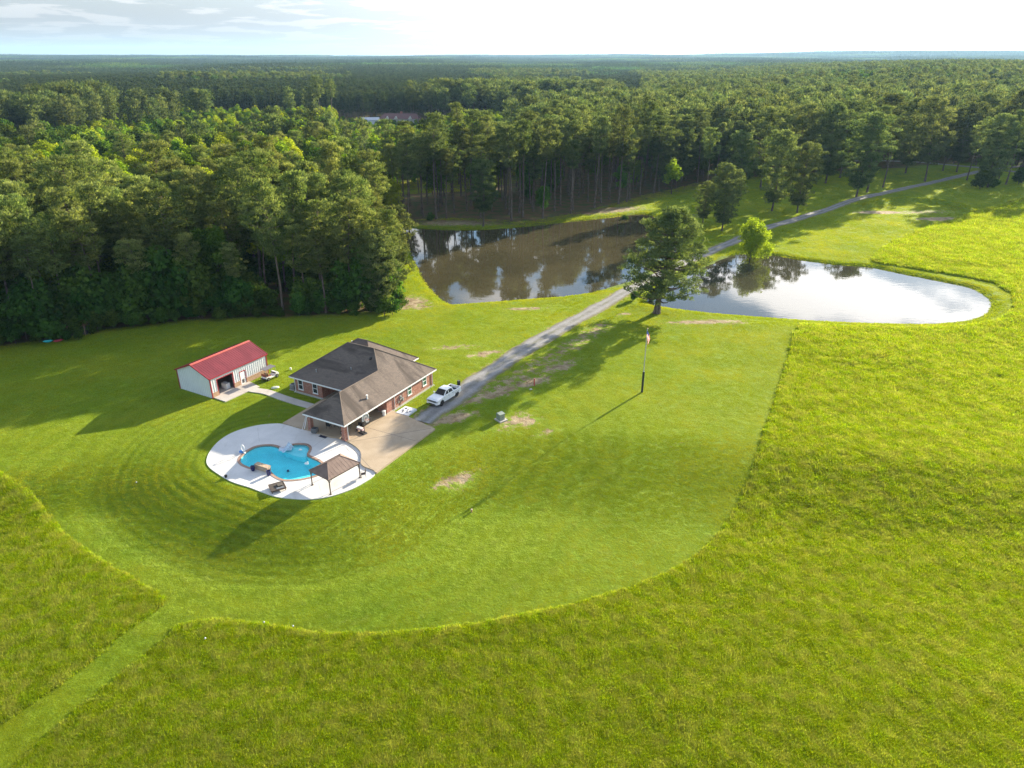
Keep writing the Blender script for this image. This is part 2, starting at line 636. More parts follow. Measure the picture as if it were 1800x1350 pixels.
# bare earth: (photo point, half length m, half width m, turn, strength)
BARE = [((935, 672), 4.5, 1.8, 0.6, .85), ((880, 690), 5, 1.5, 0.75, .8), ((840, 700), 4, 1.2, 0.75, .8), ((985, 645), 5, 2, .75, .75), ((795, 735), 4, 1.6, 0.5, 1.0),
        ((850, 622), 4, 1.4, .4, .8), ((800, 610), 6, 1.5, .2, .6), ((925, 542), 5, 1.2, .1, .85), ((1240, 566), 9, 1.4, .02, .9), ((1290, 569), 5, 1.2, 0, .6),
        ((1098, 551), 2, 1.0, .3, .8), ((905, 740), 4, 2.0, .8, .7), ((930, 742), 2.5, 1.6, .6, .7), ((805, 835), 3.5, 1.6, .6, .75), ((770, 845), 2, 1, .4, .6),
        ((1545, 373), 9, 3, .1, 1.1), ((1655, 384), 9, 3, .1, 1.1), ((1620, 372), 16, 4.5, .1, .55), ((710, 533), 6, 5, .3, .85), ((740, 540), 4, 2, .3, .6),
        ((1060, 575), 3, .8, .7, .5), ((480, 725), 4, 1.6, .6, .3), ((1020, 600), 5, 1.0, .75, .45), ((1180, 780), 5, .8, .2, .35), ((960, 760), 3, 1.2, .7, .5),
        ((1122, 1010), 3, 1, .2, .3), ((560, 560), 8, 1.5, 0, .3), ((1000, 370), 14, 5, .2, .7), ((800, 392), 18, 5, 0, .8), ((1220, 380), 8, 5, .3, .5), ((1070, 370), 16, 5, .4, .8)]
dirt = np.zeros(len(fx))
for (p, a, b, t, s) in BARE:
    q = G(*p)
    dx, dy = fx - q.x, fy - q.y
    u, v = dx * math.cos(t) + dy * math.sin(t), -dx * math.sin(t) + dy * math.cos(t)
    dirt = np.maximum(dirt, s * np.exp(-((u / a) ** 2 + (v / b) ** 2)))
near = (np.abs(fx) < 400) & (fy < 520) & (fy > 0)
sd = lambda poly: np.where(near, sdf(poly, np.where(near, fx, 0), np.where(near, fy, 0)), 500.0)
dd = np.where(near, line_dist([(p.x, p.y) for p in drive[::2]], fx, fy), 500)
dirt = np.maximum(dirt, 0.55 * np.exp(-(np.maximum(dd - 1.5, 0) / 0.9) ** 2))
side = np.where(near, line_dist([(p.x, p.y) for p in g2([(860, 690), (930, 650), (1000, 610), (1060, 572)])], fx, fy), 500)
dirt = np.maximum(dirt, 0.5 * np.exp(-(side / 3.0) ** 2))
d_left, d_bank = sd(wood_left), sd(bank_wood)
wood = np.maximum(sstep(1.5, -2, d_left), sstep(8, -1, d_bank))
wood = np.maximum(wood, sstep(330, 345, fy - 0.0 * fx) * sstep(-30, -60, fx))
wood = np.maximum(wood, sstep(266, 278, fy) * sstep(60, 40, fx) * (d_left > 0) * (fx > -90))
wood = np.maximum(wood, sstep(425, 440, np.hypot(fx * 0.8, fy)))
wood = np.maximum(wood, sstep(-115, -125, fx) * (fy > 100))
hay = np.maximum(sstep(0.3, -0.3, sd(field_main)), sstep(0.3, -0.3, sd(field_left)))
mow = sd(deck)
shore = np.exp(-np.maximum(np.minimum(sd(left_pond), sd(right_pond)), 0) / 0.9)

t = NT('lawn_and_forest_floor')
P = t.pos()
n1, n2, n3 = t.noise(P, 0.06, 5, 0.6), t.noise(P, 0.9, 4), t.noise(P, 6.0, 3, 0.7)
grass = t.mix(t.ramp(n1, 0.35, 0.65), (0.15, 0.235, 0.014), (0.21, 0.28, 0.02))
grass = t.mix(t.math('MULTIPLY', t.ramp(n2, 0.5, 0.75), 0.5), grass, (0.21, 0.24, 0.035))
grass = t.mix(t.math('MULTIPLY', t.ramp(n3, 0.45, 0.8), 0.35), grass, (0.06, 0.115, 0.01))
# mowing rings round the deck: shading of the leaning blades put into the colour
mw = t.attr('mow')
ring = t.ramp(t.math('SINE', t.math('MULTIPLY', t.math('ADD', mw, t.math('MULTIPLY', n2, 0.5)), 4.6)), -0.4, 0.9)
rfade = t.math('MULTIPLY', t.ramp(mw, 16, 9), t.ramp(mw, 0.2, 1.0))
grass = t.mix(t.math('MULTIPLY', t.math('MULTIPLY', ring, rfade), t.math('MULTIPLY', t.ramp(t.n('ShaderNodeSeparateXYZ', {0: P}).outputs[0], -14, -30), t.ramp(n1, 0.2, 0.6, 0.1, 0.38))), grass, (0.04, 0.085, 0.008))
grass = t.mix(t.attr('hay'), grass, t.mix(t.ramp(n2, .35, .7), (0.07, 0.12, 0.008), (0.15, 0.15, 0.02)))
earth = t.mix(t.ramp(t.noise(P, 0.7, 5), 0.3, 0.7), (0.22, 0.15, 0.085), (0.40, 0.32, 0.20))
dm = t.math('ADD', t.attr('dirt'), t.math('MULTIPLY', t.math('SUBTRACT', t.noise(P, 0.75, 8, 0.72), 0.5), 2.2))
dm = t.math('MULTIPLY', t.ramp(dm, 0.36, 0.62), t.ramp(t.attr('dirt'), 0.05, 0.25))
col = t.mix(dm, grass, earth)
litter = t.mix(t.ramp(t.noise(P, 0.35, 5), 0.35, 0.65), (0.135, 0.07, 0.042), (0.06, 0.075, 0.022))
col = t.mix(t.math('MULTIPLY', t.attr('wood'), 0.95), col, litter)
col = t.mix(t.math('MULTIPLY', t.attr('shore'), 0.5), col, (0.05, 0.085, 0.012))
hgt = t.math('ADD', t.noise(P, 3.2, 4, 0.7), t.math('MULTIPLY', n2, 1.5))
t.pbr(col, 0.95, t.bump(hgt, 0.9, 0.16), spec=0.12)
M_GROUND = t.mat
gm = np_mesh('ground', np.stack([fx, fy, fz], -1), quads, [M_GROUND], dict(dirt=dirt, wood=wood, hay=hay, mow=mow, shore=shore), smooth=True)
ground = bpy.data.objects.new('ground', gm)
S.collection.objects.link(ground)
tag(ground, kind='structure')


def sheet(name, poly, z, mat):
    m = MB()
    vs = [(p.x, p.y, z) for p in poly]
    m.add(vs, [tuple(tr) for tr in tessellate_polygon([[Vector((p.x, p.y, 0)) for p in poly]])])
    o = m.build(name, mat)
    return tag(o, kind='structure')


def water_mat(name, deep, silt):
    t = NT(name)
    p = t.pos()
    c = t.mix(t.ramp(t.noise(p, 0.05, 4), 0.35, 0.65), deep, silt)
    rip = t.math('ADD', t.noise(t.mapping(p, (0.55, 1.2, 1)), 0.9, 3), t.math('MULTIPLY', t.noise(p, 4.0, 2), 0.12))
    return t.pbr(c, 0.02, t.bump(rip, 0.035, 0.12), spec=0.5, IOR=1.34)


M_POND_L = water_mat('muddy_water', (0.052, 0.045, 0.023), (0.072, 0.061, 0.031))
M_POND_R = water_mat('still_muddy_water', (0.045, 0.042, 0.026), (0.06, 0.055, 0.032))
sheet('pond_water', offset_loop(left_pond, 0.9), WATER_Z, M_POND_L)
sheet('pond_water', offset_loop(right_pond, 0.9), WATER_Z, M_POND_R)


def ribbon(name, line, half, mat, lift, seed=0, jag=0.25):
    vs, fs, us = [], [], []
    pts = []
    for i in range(len(line) - 1):                       # even steps of about 1.2 m
        a, b = line[i], line[i + 1]
        k = max(1, int((b - a).length / 1.2))
        pts += [a.lerp(b, j / k) for j in range(k)]
    pts.append(line[-1])
    cols = [-1, -0.8, -0.45, 0, 0.45, 0.8, 1]
    rr = random.Random(seed)
    w1, w2 = 0, 0
    for i, p in enumerate(pts):
        d = pts[min(i + 1, len(pts) - 1)] - pts[max(i - 1, 0)]
        nrm = Vector((-d.y, d.x)).normalized()
        w1, w2 = 0.7 * w1 + rr.uniform(-jag, jag), 0.7 * w2 + rr.uniform(-jag, jag)
        for c in cols:
            w = half + (w1 if c < 0 else w2) * abs(c)
            vs.append((p.x + nrm.x * c * w, p.y + nrm.y * c * w))
            us.append(c)
    n = len(cols)
    for i in range(len(pts) - 1):
        for k in range(n - 1):
            fs.append((i * n + k, i * n + k + 1, (i + 1) * n + k + 1, (i + 1) * n + k))
    v = np.array(vs)
    z = zt(v[:, 0], v[:, 1]) + lift - 0.05 * (np.abs(np.array(us)) > 0.9)
    me = np_mesh(name, np.column_stack([v, z]), np.array(fs), [mat], dict(across=us), smooth=True)
    o = bpy.data.objects.new(name, me)
    S.collection.objects.link(o)
    return tag(o, kind='structure')


t = NT('gravel')
P = t.pos()
ac = t.n('ShaderNodeMath', {0: t.attr('across')}, operation='ABSOLUTE').outputs[0]
track = t.math('MULTIPLY', t.ramp(ac, 0.15, 0.45), t.ramp(ac, 0.8, 0.5))
c = t.mix(t.ramp(t.noise(P, 0.5, 6, 0.65), 0.35, 0.65), (0.19, 0.185, 0.18), (0.27, 0.265, 0.26))
c = t.mix(t.math('MULTIPLY', track, 0.6), c, (0.31, 0.305, 0.30))
mid = t.math('MULTIPLY', t.ramp(ac, 0.25, 0.05), t.ramp(t.noise(P, 0.35, 5, .65), .42, .62))
c = t.mix(t.math('MULTIPLY', mid, .65), c, (0.13, 0.14, 0.06))
c = t.mix(t.math('MULTIPLY', t.ramp(t.noise(P, 3.5, 6, .75), .48, .66), .55), c, (0.14, 0.13, 0.115))
c = t.mix(t.math('MULTIPLY', t.ramp(t.noise(P, 9, 4, .8), .55, .72), .5), c, (0.42, 0.41, 0.39))
edge = t.math('MULTIPLY', t.ramp(t.math('ADD', ac, t.math('MULTIPLY', t.noise(P, 1.1, 4), 0.6)), 0.95, 1.25), 0.8)
c = t.mix(edge, c, (0.17, 0.16, 0.06))
t.pbr(c, 0.95, t.bump(t.noise(P, 20, 3), 0.5, 0.04), spec=0.15)
M_GRAVEL = t.mat
ribbon('driveway', drive, 1.75, M_GRAVEL, 0.07, 3)
ribbon('road', back_road, 2.4, M_GRAVEL, 0.09, 4, 0.05)


# ------------------------------------------------------------------ paving
def concrete(name, c1, c2, stain, rough=0.85):
    t = NT(name)
    p = t.pos()
    c = t.mix(t.ramp(t.noise(p, 0.45, 6, 0.62), 0.3, 0.7), c1, c2)
    c = t.mix(t.math('MULTIPLY', t.ramp(t.noise(t.mapping(p, (1, 0.35, 1), (0, 0, 0.9)), 0.8, 5, 0.6), 0.52, 0.8), 0.6), c, stain)
    c = t.mix(t.math('MULTIPLY', t.ramp(t.noise(p, 9, 3), 0.45, 0.8), 0.25), c, stain)
    return t.pbr(c, rough, t.bump(t.noise(p, 12, 3), 0.15, 0.01), spec=0.3)


M_DECK = concrete('deck_concrete', (0.60, 0.59, 0.57), (0.68, 0.665, 0.64), (0.45, 0.42, 0.38))
M_PATIO = concrete('patio_concrete', (0.36, 0.28, 0.19), (0.44, 0.35, 0.25), (0.27, 0.20, 0.13))
M_WALK = concrete('walk_concrete', (0.44, 0.40, 0.36), (0.52, 0.48, 0.43), (0.34, 0.30, 0.26))
M_JOINT = plain('joint_filler', (0.16, 0.14, 0.12), 0.9)

pool_edge = offset_loop(pool, 0.34)


def slab(name, poly, z0, z1, mat, holes=()):
    m = MB()
    loops = [poly] + list(holes)
    flat = [p for l in loops for p in l]
    n = len(flat)
    vs = [(p.x, p.y, z1) for p in flat] + [(p.x, p.y, z0) for p in flat]
    fs = [tuple(tr) for tr in tessellate_polygon([[Vector((p.x, p.y, 0)) for p in l] for l in loops])]
    b = 0
    for l in loops:
        k = len(l)
        fs += [(b + i, b + (i + 1) % k, n + b + (i + 1) % k, n + b + i) for i in range(k)]
        b += k
    m.add(vs, fs)
    return tag(m.build(name, mat), kind='structure')


pool_deck = slab('pool_deck', deck, -0.3, DECK_Z, M_DECK, [pool_edge])
HX, HY, HR = -21.58, 80.74, R(61.13)


def H(u, v, z=0.0):
    """house frame to the place"""
    return Vector((HX + u * math.cos(HR) - v * math.sin(HR), HY + u * math.sin(HR) + v * math.cos(HR), z))


i0 = min(range(len(deck)), key=lambda i: (deck[i] - G(660, 832.7)).length)
curve = [deck[i] for i in range(i0, len(deck))] + [deck[0]]
curve = curve[::-1]                                       # from the back left corner round to the front tip
patio_poly = [p.copy() for p in curve] + [G(662, 833), G(765, 756), G(720, 736), H(10.3, -2.2), H(10.3, 0.7), H(12.5, 0.7), H(12.5, 11.7), H(8.65, 11.7)]
patio_poly = [Vector((p.x, p.y, 0)) for p in patio_poly]
patio = slab('patio', patio_poly, -0.2, PATIO_Z, M_PATIO)
jm = MB()
for a, b in ((H(0.2, 0.35), H(9.0, 0.35)), (H(0.35, 0.35), G(652, 826)), (G(612, 780), H(8.6, -7.4)), (H(4.6, 0.4), H(4.4, 10.2)), (H(4.6, 0.3), H(4.8, -7.6))):
    d = (b - a)
    jm.box(((a.x + b.x) / 2, (a.y + b.y) / 2, PATIO_Z + 0.002), (d.length, 0.05, 0.008), math.atan2(d.y, d.x))
jm.build('joint', M_JOINT, patio)
jm = MB()
for a, b in ((G(453, 753), G(456, 777)), (G(541, 792), G(571, 772)), (G(367, 806), G(415, 812)), (G(480, 846), G(455, 862)), (G(560, 851), G(567, 875))):
    d = (b - a)
    jm.box(((a.x + b.x) / 2, (a.y + b.y) / 2, DECK_Z + 0.001), (d.length, 0.014, 0.005), math.atan2(d.y, d.x))
jm.build('joint', M_JOINT, pool_deck)
walk = smooth_loop(g2([(433, 684), (452, 687), (470, 690), (495, 699), (520, 707), (548, 715)]), 4, False)
wl_l, wl_r = [], []
for i, p in enumerate(walk):
    d = walk[min(i + 1, len(walk) - 1)] - walk[max(i - 1, 0)]
    nrm = Vector((-d.y, d.x, 0)).normalized()
    wl_l.append(p + nrm * 0.72)
    wl_r.append(p - nrm * 0.72)
slab('walkway', wl_l + wl_r[::-1], -0.1, 0.10, M_WALK)
slab('barn_apron', g2([(376, 700), (396.5, 707), (440, 687), (457, 681), (442, 673), (436, 671), (419, 678)]), -0.1, 0.115, M_WALK)


# ------------------------------------------------------------------ brick house
def brick_mat(name, c1, c2, mortar, scale=1.0):
    t = NT(name)
    p = t.n('ShaderNodeSeparateXYZ', {0: t.obj()})
    v = t.n('ShaderNodeCombineXYZ', {0: t.math('ADD', p.outputs[0], p.outputs[1]), 1: p.outputs[2]}).outputs[0]
    b = t.n('ShaderNodeTexBrick', {'Vector': v, 'Color1': c1, 'Color2': c2, 'Mortar': mortar, 'Scale': scale, 'Mortar Size': 0.008,
                                   'Brick Width': 0.26, 'Row Height': 0.085, 'Bias': 0.0})
    f = t.noise(t.mapping(v, (1.6, 4.5, 1)), 1.0, 3)
    c = t.mix(t.math('MULTIPLY', t.ramp(f, 0.45, 0.7), 0.55), b.outputs['Color'], (0.48, 0.30, 0.24))
    f2 = t.noise(t.mapping(v, (2.3, 6.5, 1)), 1.3, 3)
    c = t.mix(t.math('MULTIPLY', t.ramp(f2, 0.5, 0.72), 0.5), c, (0.13, 0.05, 0.04))
    return t.pbr(c, 0.9, t.bump(b.outputs['Fac'], -0.4, 0.012), spec=0.2)


M_BRICK = brick_mat('red_brick', (0.36, 0.13, 0.085), (0.27, 0.09, 0.06), (0.42, 0.34, 0.29))
M_TANBRICK = brick_mat('tan_brick', (0.40, 0.25, 0.14), (0.34, 0.20, 0.11), (0.42, 0.36, 0.28))
M_WHITE = plain('white_trim', (0.78, 0.78, 0.77), 0.5, var=0.04)
M_FOUND = plain('foundation', (0.42, 0.40, 0.36), 0.9)
M_DARKIN = plain('dark_interior', (0.05, 0.045, 0.04), 0.9)
M_SOFFIT = plain('soffit', (0.62, 0.60, 0.57), 0.8, var=.05)


def shingle_mat(name, c1, c2, dirt, amount=0.8):
    t = NT(name)
    nrm = t.n('ShaderNodeNewGeometry').outputs['Normal']
    p = t.obj()
    s = t.n('ShaderNodeSeparateXYZ', {0: p})
    rows = t.n('ShaderNodeTexBrick', {'Vector': t.n('ShaderNodeCombineXYZ', {0: t.math('ADD', s.outputs[0], s.outputs[1]), 1: s.outputs[2]}).outputs[0],
                                      'Color1': c1, 'Color2': c2, 'Mortar': tuple(x * 0.6 for x in c1), 'Scale': 1.0, 'Mortar Size': 0.006,
                                      'Brick Width': 0.32, 'Row Height': 0.085})
    c = rows.outputs['Color']
    st = t.ramp(t.noise(t.mapping(p, (0.55, 0.16, 0.16)), 1.0, 5, 0.6, 0.8), 0.42, 0.68)
    c = t.mix(t.math('MULTIPLY', st, amount), c, dirt)
    return t.pbr(c, 0.95, t.bump(rows.outputs['Fac'], -0.5, 0.015), spec=0.25)


M_SHINGLE = shingle_mat('asphalt_shingle', (0.185, 0.148, 0.124), (0.145, 0.119, 0.103), (0.058, 0.047, 0.041))
M_RIDGE = plain('ridge_shingle', (0.16, 0.125, 0.10), 0.95)


def glass_mat(name, col):
    t = NT(name)
    return t.pbr(t.mix(t.ramp(t.noise(t.obj(), 1.3, 3), .4, .6), col, tuple(c * 1.6 + .01 for c in col)), 0.05, spec=0.7)


M_GLASS = glass_mat('window_glass', (0.012, 0.02, 0.022))
M_GLASSG = glass_mat('green_window_glass', (0.03, 0.085, 0.065))
M_STEEL = plain('grey_metal', (0.38, 0.39, 0.40), 0.45, 0.4)
M_BLACK = plain('black_plastic', (0.02, 0.02, 0.022), 0.5)
M_CHAR = plain('charcoal', (0.06, 0.06, 0.065), 0.7)

house = thing('brick_house', 'one-storey red brick house with dark shingle hip roof and open patio', 'house', (HX, HY, 0), HR)
EV, SL = 2.72, 0.69
e, s = EV, SL
hv = {'A': (0, 0, e), 'C': (20.84, 0, e), 'R': (14.47, 6.37, e + s * 6.37), 'Q': (11.68, 3.58, e + s * 3.58), 'P': (3.58, 3.58, e + s * 3.58), 'B': (0, 7.16, e),
      'V': (8.1, 7.16, e), 'D': (8.1, 17.66, e), 'E': (14.47, 11.29, e + s * 6.37), 'K': (16.62, 13.44, e + s * 4.22), 'W': (16.62, 9.22, e + s * 4.22),
      'M': (17.8, 10.4, e + s * 5.4), 'N': (17.8, 12.26, e + s * 5.4), 'X': (23.2, 17.66, e), 'Y': (23.2, 5.0, e), 'Z': (20.84, 5.0, e)}
rm = MB()
for f in ('ACRQP', 'APB', 'BPQV', 'VQRED', 'DEKNX', 'CZWKER', 'WMNK', 'ZYMW', 'YXNM'):
    rm.add([hv[k] for k in f], [tuple(range(len(f)))])
roof = rm.build('roof', M_SHINGLE, house, fix=False)
rc = MB()
for a, b in ('AP', 'PQ', 'QR', 'RC', 'RE', 'ED', 'BP', 'MN', 'MY', 'NX', 'NK'):
    pa, pb = Vector(hv[a]) + Vector((0, 0, .015)), Vector(hv[b]) + Vector((0, 0, .015))
    rc.tube([pa, pb], 0.075, 5)
rc.build('ridge_cap', M_RIDGE, roof)
outline = [(0, 0), (20.84, 0), (20.84, 5.0), (23.2, 5.0), (23.2, 17.66), (8.1, 17.66), (8.1, 7.16), (0, 7.16)]
fm = MB()
for i in range(len(outline)):
    a, b = Vector((*outline[i], 0)), Vector((*outline[(i + 1) % len(outline)], 0))
    d = b - a
    fm.box(((a.x + b.x) / 2, (a.y + b.y) / 2, EV - 0.10), (d.length + 0.08, 0.09, 0.19), math.atan2(d.y, d.x))
fm.build('gutter', M_WHITE, house)
sm = MB()
sm.prism([Vector((p[0], p[1], 0)) for p in [(.06, .06), (20.78, .06), (20.78, 5.06), (23.14, 5.06), (23.14, 17.6), (8.16, 17.6), (8.16, 7.1), (.06, 7.1)]], EV - 0.17, EV - 0.14)
sm.build('soffit', M_SOFFIT, house)
for (u, v, r, h, m) in ((6.3, 2.6 * .5, 0.11, 0.5, M_WHITE), (9.6, 13.5, 0.07, 0.35, M_STEEL), (11.0, 8.0, 0.06, 0.3, M_STEEL), (19.0, 14.6, .08, .3, M_WHITE)):
    zz = EV + SL * (v if v < 5 else (u - 8.1 if u < 14 else min(23.2 - u, 17.66 - v)))
    vm = MB()
    vm.lathe([(r, -0.1), (r, h), (r * 1.4, h + 0.01), (r * 1.4, h + 0.07)], (u, v, zz), 10)
    vm.build('vent_pipe', m, roof)
vm = MB()
vm.box((13.0, 5.9, EV + SL * 4.9 + .08), (0.4, 0.4, 0.22), 0, 0, -0.55, 0.8)
vm.build('roof_vent', M_BLACK, roof)
# walls: solid brick runs butted end to end
TOP = EV - 0.17
wm = MB()


def wall(a, b, th=0.22, z0=0.30, z1=TOP):
    wm.span((a[0], a[1], z0), (b[0], b[1], z1))


wall((9.2, 0.45), (20.35, 0.67))                     # long right side
wall((20.13, 0.67), (20.35, 5.35))
wall((20.35, 5.4), (22.75, 5.62))
wall((22.53, 5.62), (22.75, 17.2))
wall((8.55, 16.98), (22.53, 17.2))
wall((8.55, 11.75), (8.77, 16.98))                   # left front with two windows
wall((8.77, 11.75), (11.6, 11.97))                   # side of the porch
wall((11.4, 0.9), (11.62, 11.75), z0=PATIO_Z)        # back of the patio and porch
wall((9.2, 0.67), (9.42, 2.1))                       # return beside the patio
wall((9.42, 1.9), (11.4, 2.1), z0=PATIO_Z)
wm.build('wall', M_BRICK, house)
fm = MB()
fm.span((8.5, 11.7, -0.2), (22.8, 17.26, 0.295))
fm.span((11.38, 0.39, -0.2), (20.41, 11.69, 0.297))
fm.span((9.15, 0.39, -0.2), (11.37, 2.1, 0.296))
fm.span((20.42, 5.34, -0.2), (22.8, 11.69, 0.29))
fm.build('foundation', M_FOUND, house)


def window(u, v, z, w, h, axis_, out, glass, sashes=1, bars=0):
    """axis_ 'u': wall runs along u, out = -1 or 1 side it faces; 'v' likewise"""
    f = MB()
    def bx(m, c0, c1, z0, z1, d0, d1):
        lo, hi = sorted((d0 * out, d1 * out))
        if axis_ == 'u':
            m.span((u + c0, v + lo, z0), (u + c1, v + hi, z1))
        else:
            m.span((u + lo, v + c0, z0), (u + hi, v + c1, z1))
    t_ = 0.085
    bx(f, -w / 2, -w / 2 + t_, z, z + h, -.02, .055)
    bx(f, w / 2 - t_, w / 2, z, z + h, -.02, .055)
    bx(f, -w / 2 + t_, w / 2 - t_, z, z + t_, -.02, .055)
    bx(f, -w / 2 + t_, w / 2 - t_, z + h - t_, z + h, -.02, .055)
    fr = f.build('window', M_WHITE, house)
    if sashes == 1:
        b = MB()
        bx(b, -w / 2 + t_, w / 2 - t_, z + h * .5 - .04, z + h * .5 + .04, -.01, .045)
        b.build('sash_bar', M_WHITE, fr)
    for k in range(bars):
        b = MB()
        c = -w / 2 + w * (k + 1) / (bars + 1)
        bx(b, c - .025, c + .025, z + t_, z + h - t_, -.01, .03)
        b.build('sash_bar', M_WHITE, fr)
    si = MB()
    bx(si, -w / 2 - .06, w / 2 + .06, z - .07, z - .002, -.01, .10)
    si.build('sill', M_WHITE, fr)
    for z0, z1 in ((z + t_, z + h * .5 - .04), (z + h * .5 + .04, z + h - t_)):
        p = MB()
        bx(p, -w / 2 + t_, w / 2 - t_, z0, z1, -.01, .02)
        p.build('pane', glass, fr)
    return fr


window(14.55, 0.45, 0.95, 0.95, 1.45, 'u', -1, M_GLASSG)
window(18.3, 0.45, 0.95, 0.95, 1.45, 'u', -1, M_GLASSG)
window(8.55, 15.95, 0.75, 0.95, 1.6, 'v', -1, M_GLASS)
window(8.55, 13.1, 0.75, 0.95, 1.6, 'v', -1, M_GLASS)
window(11.4, 3.3, 0.8, 1.7, 1.4, 'v', -1, M_GLASS, 1, 3)
window(11.4, 9.2, 0.8, 1.2, 1.5, 'v', -1, M_GLASS)
for (u, v, w) in ((11.4, 5.6, 1.0), (11.4, 10.7, 1.0)):
    dm_ = MB()
    dm_.span((u - .06, v - w / 2, PATIO_Z), (u + .03, v + w / 2, PATIO_Z + 2.1))
    do = dm_.build('door', M_WHITE, house)
    p = MB()
    p.span((u - .075, v - w / 2 + .2, PATIO_Z + .9), (u - .05, v + w / 2 - .2, PATIO_Z + 1.9))
    p.build('pane', M_GLASS, do)
    p = MB()
    p.lathe([(.03, 0), (.045, .03), (.03, .06)], (u - .13, v - w / 2 + .1, PATIO_Z + 1.0), 8, 'X')
    p.build('handle', M_STEEL, do)
for (u, v) in ((0.55, 0.62), (0.55, 6.5)):
    c = MB()
    c.span((u - .26, v - .26, PATIO_Z), (u + .26, v + .26, TOP))
    co = c.build('column', M_BRICK, house)
    c = MB()
    c.span((u - .31, v - .31, PATIO_Z), (u + .31, v + .31, PATIO_Z + .12))
    c.build('moulding', M_BRICK, co)
    c = MB()
    c.span((u - .30, v - .30, TOP - .14), (u + .30, v + .30, TOP - .002))
    c.build('moulding', M_BRICK, co)
for pts in ([(0.86, 0.30, EV - .18), (0.86, 0.30, PATIO_Z + .12), (0.80, 0.08, PATIO_Z + .05)], [(0.20, 6.3, EV - .2), (0.2, 6.75, 2.2), (0.1, 7.3, PATIO_Z + .1)],
            [(10.9, 0.38, EV - .18), (10.9, 0.38, .35), (10.9, .1, .25)], [(20.25, 0.36, EV - .18), (20.25, .36, .3), (20.3, .1, .2)],
            [(8.5, 17.05, EV - .18), (8.48, 17.05, .3), (8.2, 17.1, .2)]):
    c = MB()
    c.tube(pts, 0.06, 6)
    c.build('downspout', M_WHITE, house)
c = MB()
c.span((12.1, 0.30, 1.15), (12.5, 0.448, 1.8))
c.lathe([(.11, 0), (.11, .16), (.09, .2)], (12.3, 0.10, 1.5), 12, 'Y')
c.tube([(12.3, .39, 1.15), (12.3, .39, .3)], .035, 6)
c.build('electric_meter', M_STEEL, house)
c = MB()
c.span((12.75, 0.33, 0.75), (13.0, 0.448, 1.25))
c.tube([(12.87, .40, 1.25), (12.87, .40, 2.3)], .03, 6)
c.build('breaker_box', M_STEEL, house)
c = MB()
c.span((11.75, 0.36, 0.8), (11.95, 0.448, 1.1))
c.build('breaker_box', M_STEEL, house)

ac = thing('air_conditioner', 'pale grey outdoor air conditioner unit beside the far left corner of the house', 'air conditioner', H(9.2, 18.2), HR)
m = MB(); m.box((0, 0, 0.5), (0.8, 0.8, 0.85)); m.build('casing', M_STEEL, ac, bevel=.04)
m = MB(); m.lathe([(.33, .93), (.33, .98), (.28, .99)], (0, 0, 0), 16); m.build('fan_grille', M_CHAR, ac)
m = MB()
for k in range(7):
    m.box((0, -.405, .2 + k * .1), (.7, .015, .03)); m.box((-.405, 0, .2 + k * .1), (.015, .7, .03))
m.build('louvre', M_CHAR, ac)
m = MB(); m.box((0, 0, .04), (1, 1, .08)); m.build('pad', M_FOUND, ac)

# ------------------------------------------------------------------ barn
BO, BR, BLEN, BW, BE, BRI = Vector((-44.14, 94.38, 0)), R(60.9), 10.75, 7.1, 3.3, 4.75
M_PANEL = plain('white_metal_panel', (0.70, 0.72, 0.74), 0.4, 0.0, .03, 1.0)
M_REDTRIM = plain('red_trim', (0.30, 0.02, 0.03), 0.45)


def metal_red(name, c1, c2):
    t = NT(name)
    f = t.noise(t.mapping(t.obj(), (0.6, 0.25, 0.25)), 1.2, 4)
    return t.pbr(t.mix(t.ramp(f, .35, .65), c1, c2), 0.45, spec=0.4)


M_REDROOF = metal_red('red_metal_roof', (0.19, 0.033, 0.042), (0.235, 0.045, 0.054))
M_REDCAP = metal_red('red_ridge_metal', (0.42, 0.09, 0.07), (0.46, 0.11, 0.085))
barn = thing('metal_barn', 'small white metal barn with red roof and an open bay', 'barn', BO, BR)
m = MB()
th = .1
OP0, OP1, OPH, D0, D1 = 1.2, 4.0, 2.55, 5.35, 6.35
for a, b, z0, z1 in ((0, OP0, 0.75, BE), (OP0, OP1, OPH, BE), (OP1, D0, .75, BE), (D0, D1, 2.15, BE), (D1, BLEN, .75, BE)):
    m.span((a, 0, z0), (b, th, z1))
m.span((0, BW - th, 0), (BLEN, BW, BE))
for x0 in (0, BLEN - th):
    prof = [(0.1, 0), (BW - .1, 0), (BW - .1, BE), (BW / 2, BRI - .05), (0.1, BE)]
    vs = [(x0, p[0], p[1]) for p in prof] + [(x0 + th, p[0], p[1]) for p in prof]
    m.add(vs, [(4, 3, 2, 1, 0), (5, 6, 7, 8, 9)] + [(i, (i + 1) % 5, 5 + (i + 1) % 5, 5 + i) for i in range(5)])
walls = m.build('wall', M_PANEL, barn)
m = MB()
x = 0.2
while x < BLEN - .1:
    z0 = .76 if not (OP0 - .05 < x < OP1 + .05) else OPH + .12
    if D0 - .08 < x < D1 + .08:
        z0 = 2.25
    m.box((x, -.022, (z0 + BE - .05) / 2), (.11, .044, BE - .05 - z0), taper=.8)
    x += .405
y = .35
while y < BW - .2:
    top = BE + (BRI - BE) * (1 - abs(y - BW / 2) / (BW / 2)) - .12
    m.box((-.012, y, top / 2 + .05), (.024, .07, top - .1))
    y += .405
ribs = m.build('rib', M_PANEL, walls)
tag(ribs, kind='stuff')
for a, b in ((0.02, OP0 - .07), (OP1 + .07, D0 - .07), (D1 + .07, BLEN - .02)):
    m = MB(); m.span((a, -.09, 0), (b, .08, .745)); m.span((a, -.12, .747), (b, .08, .80)); m.build('brick_skirt', M_TANBRICK, barn)
m = MB()
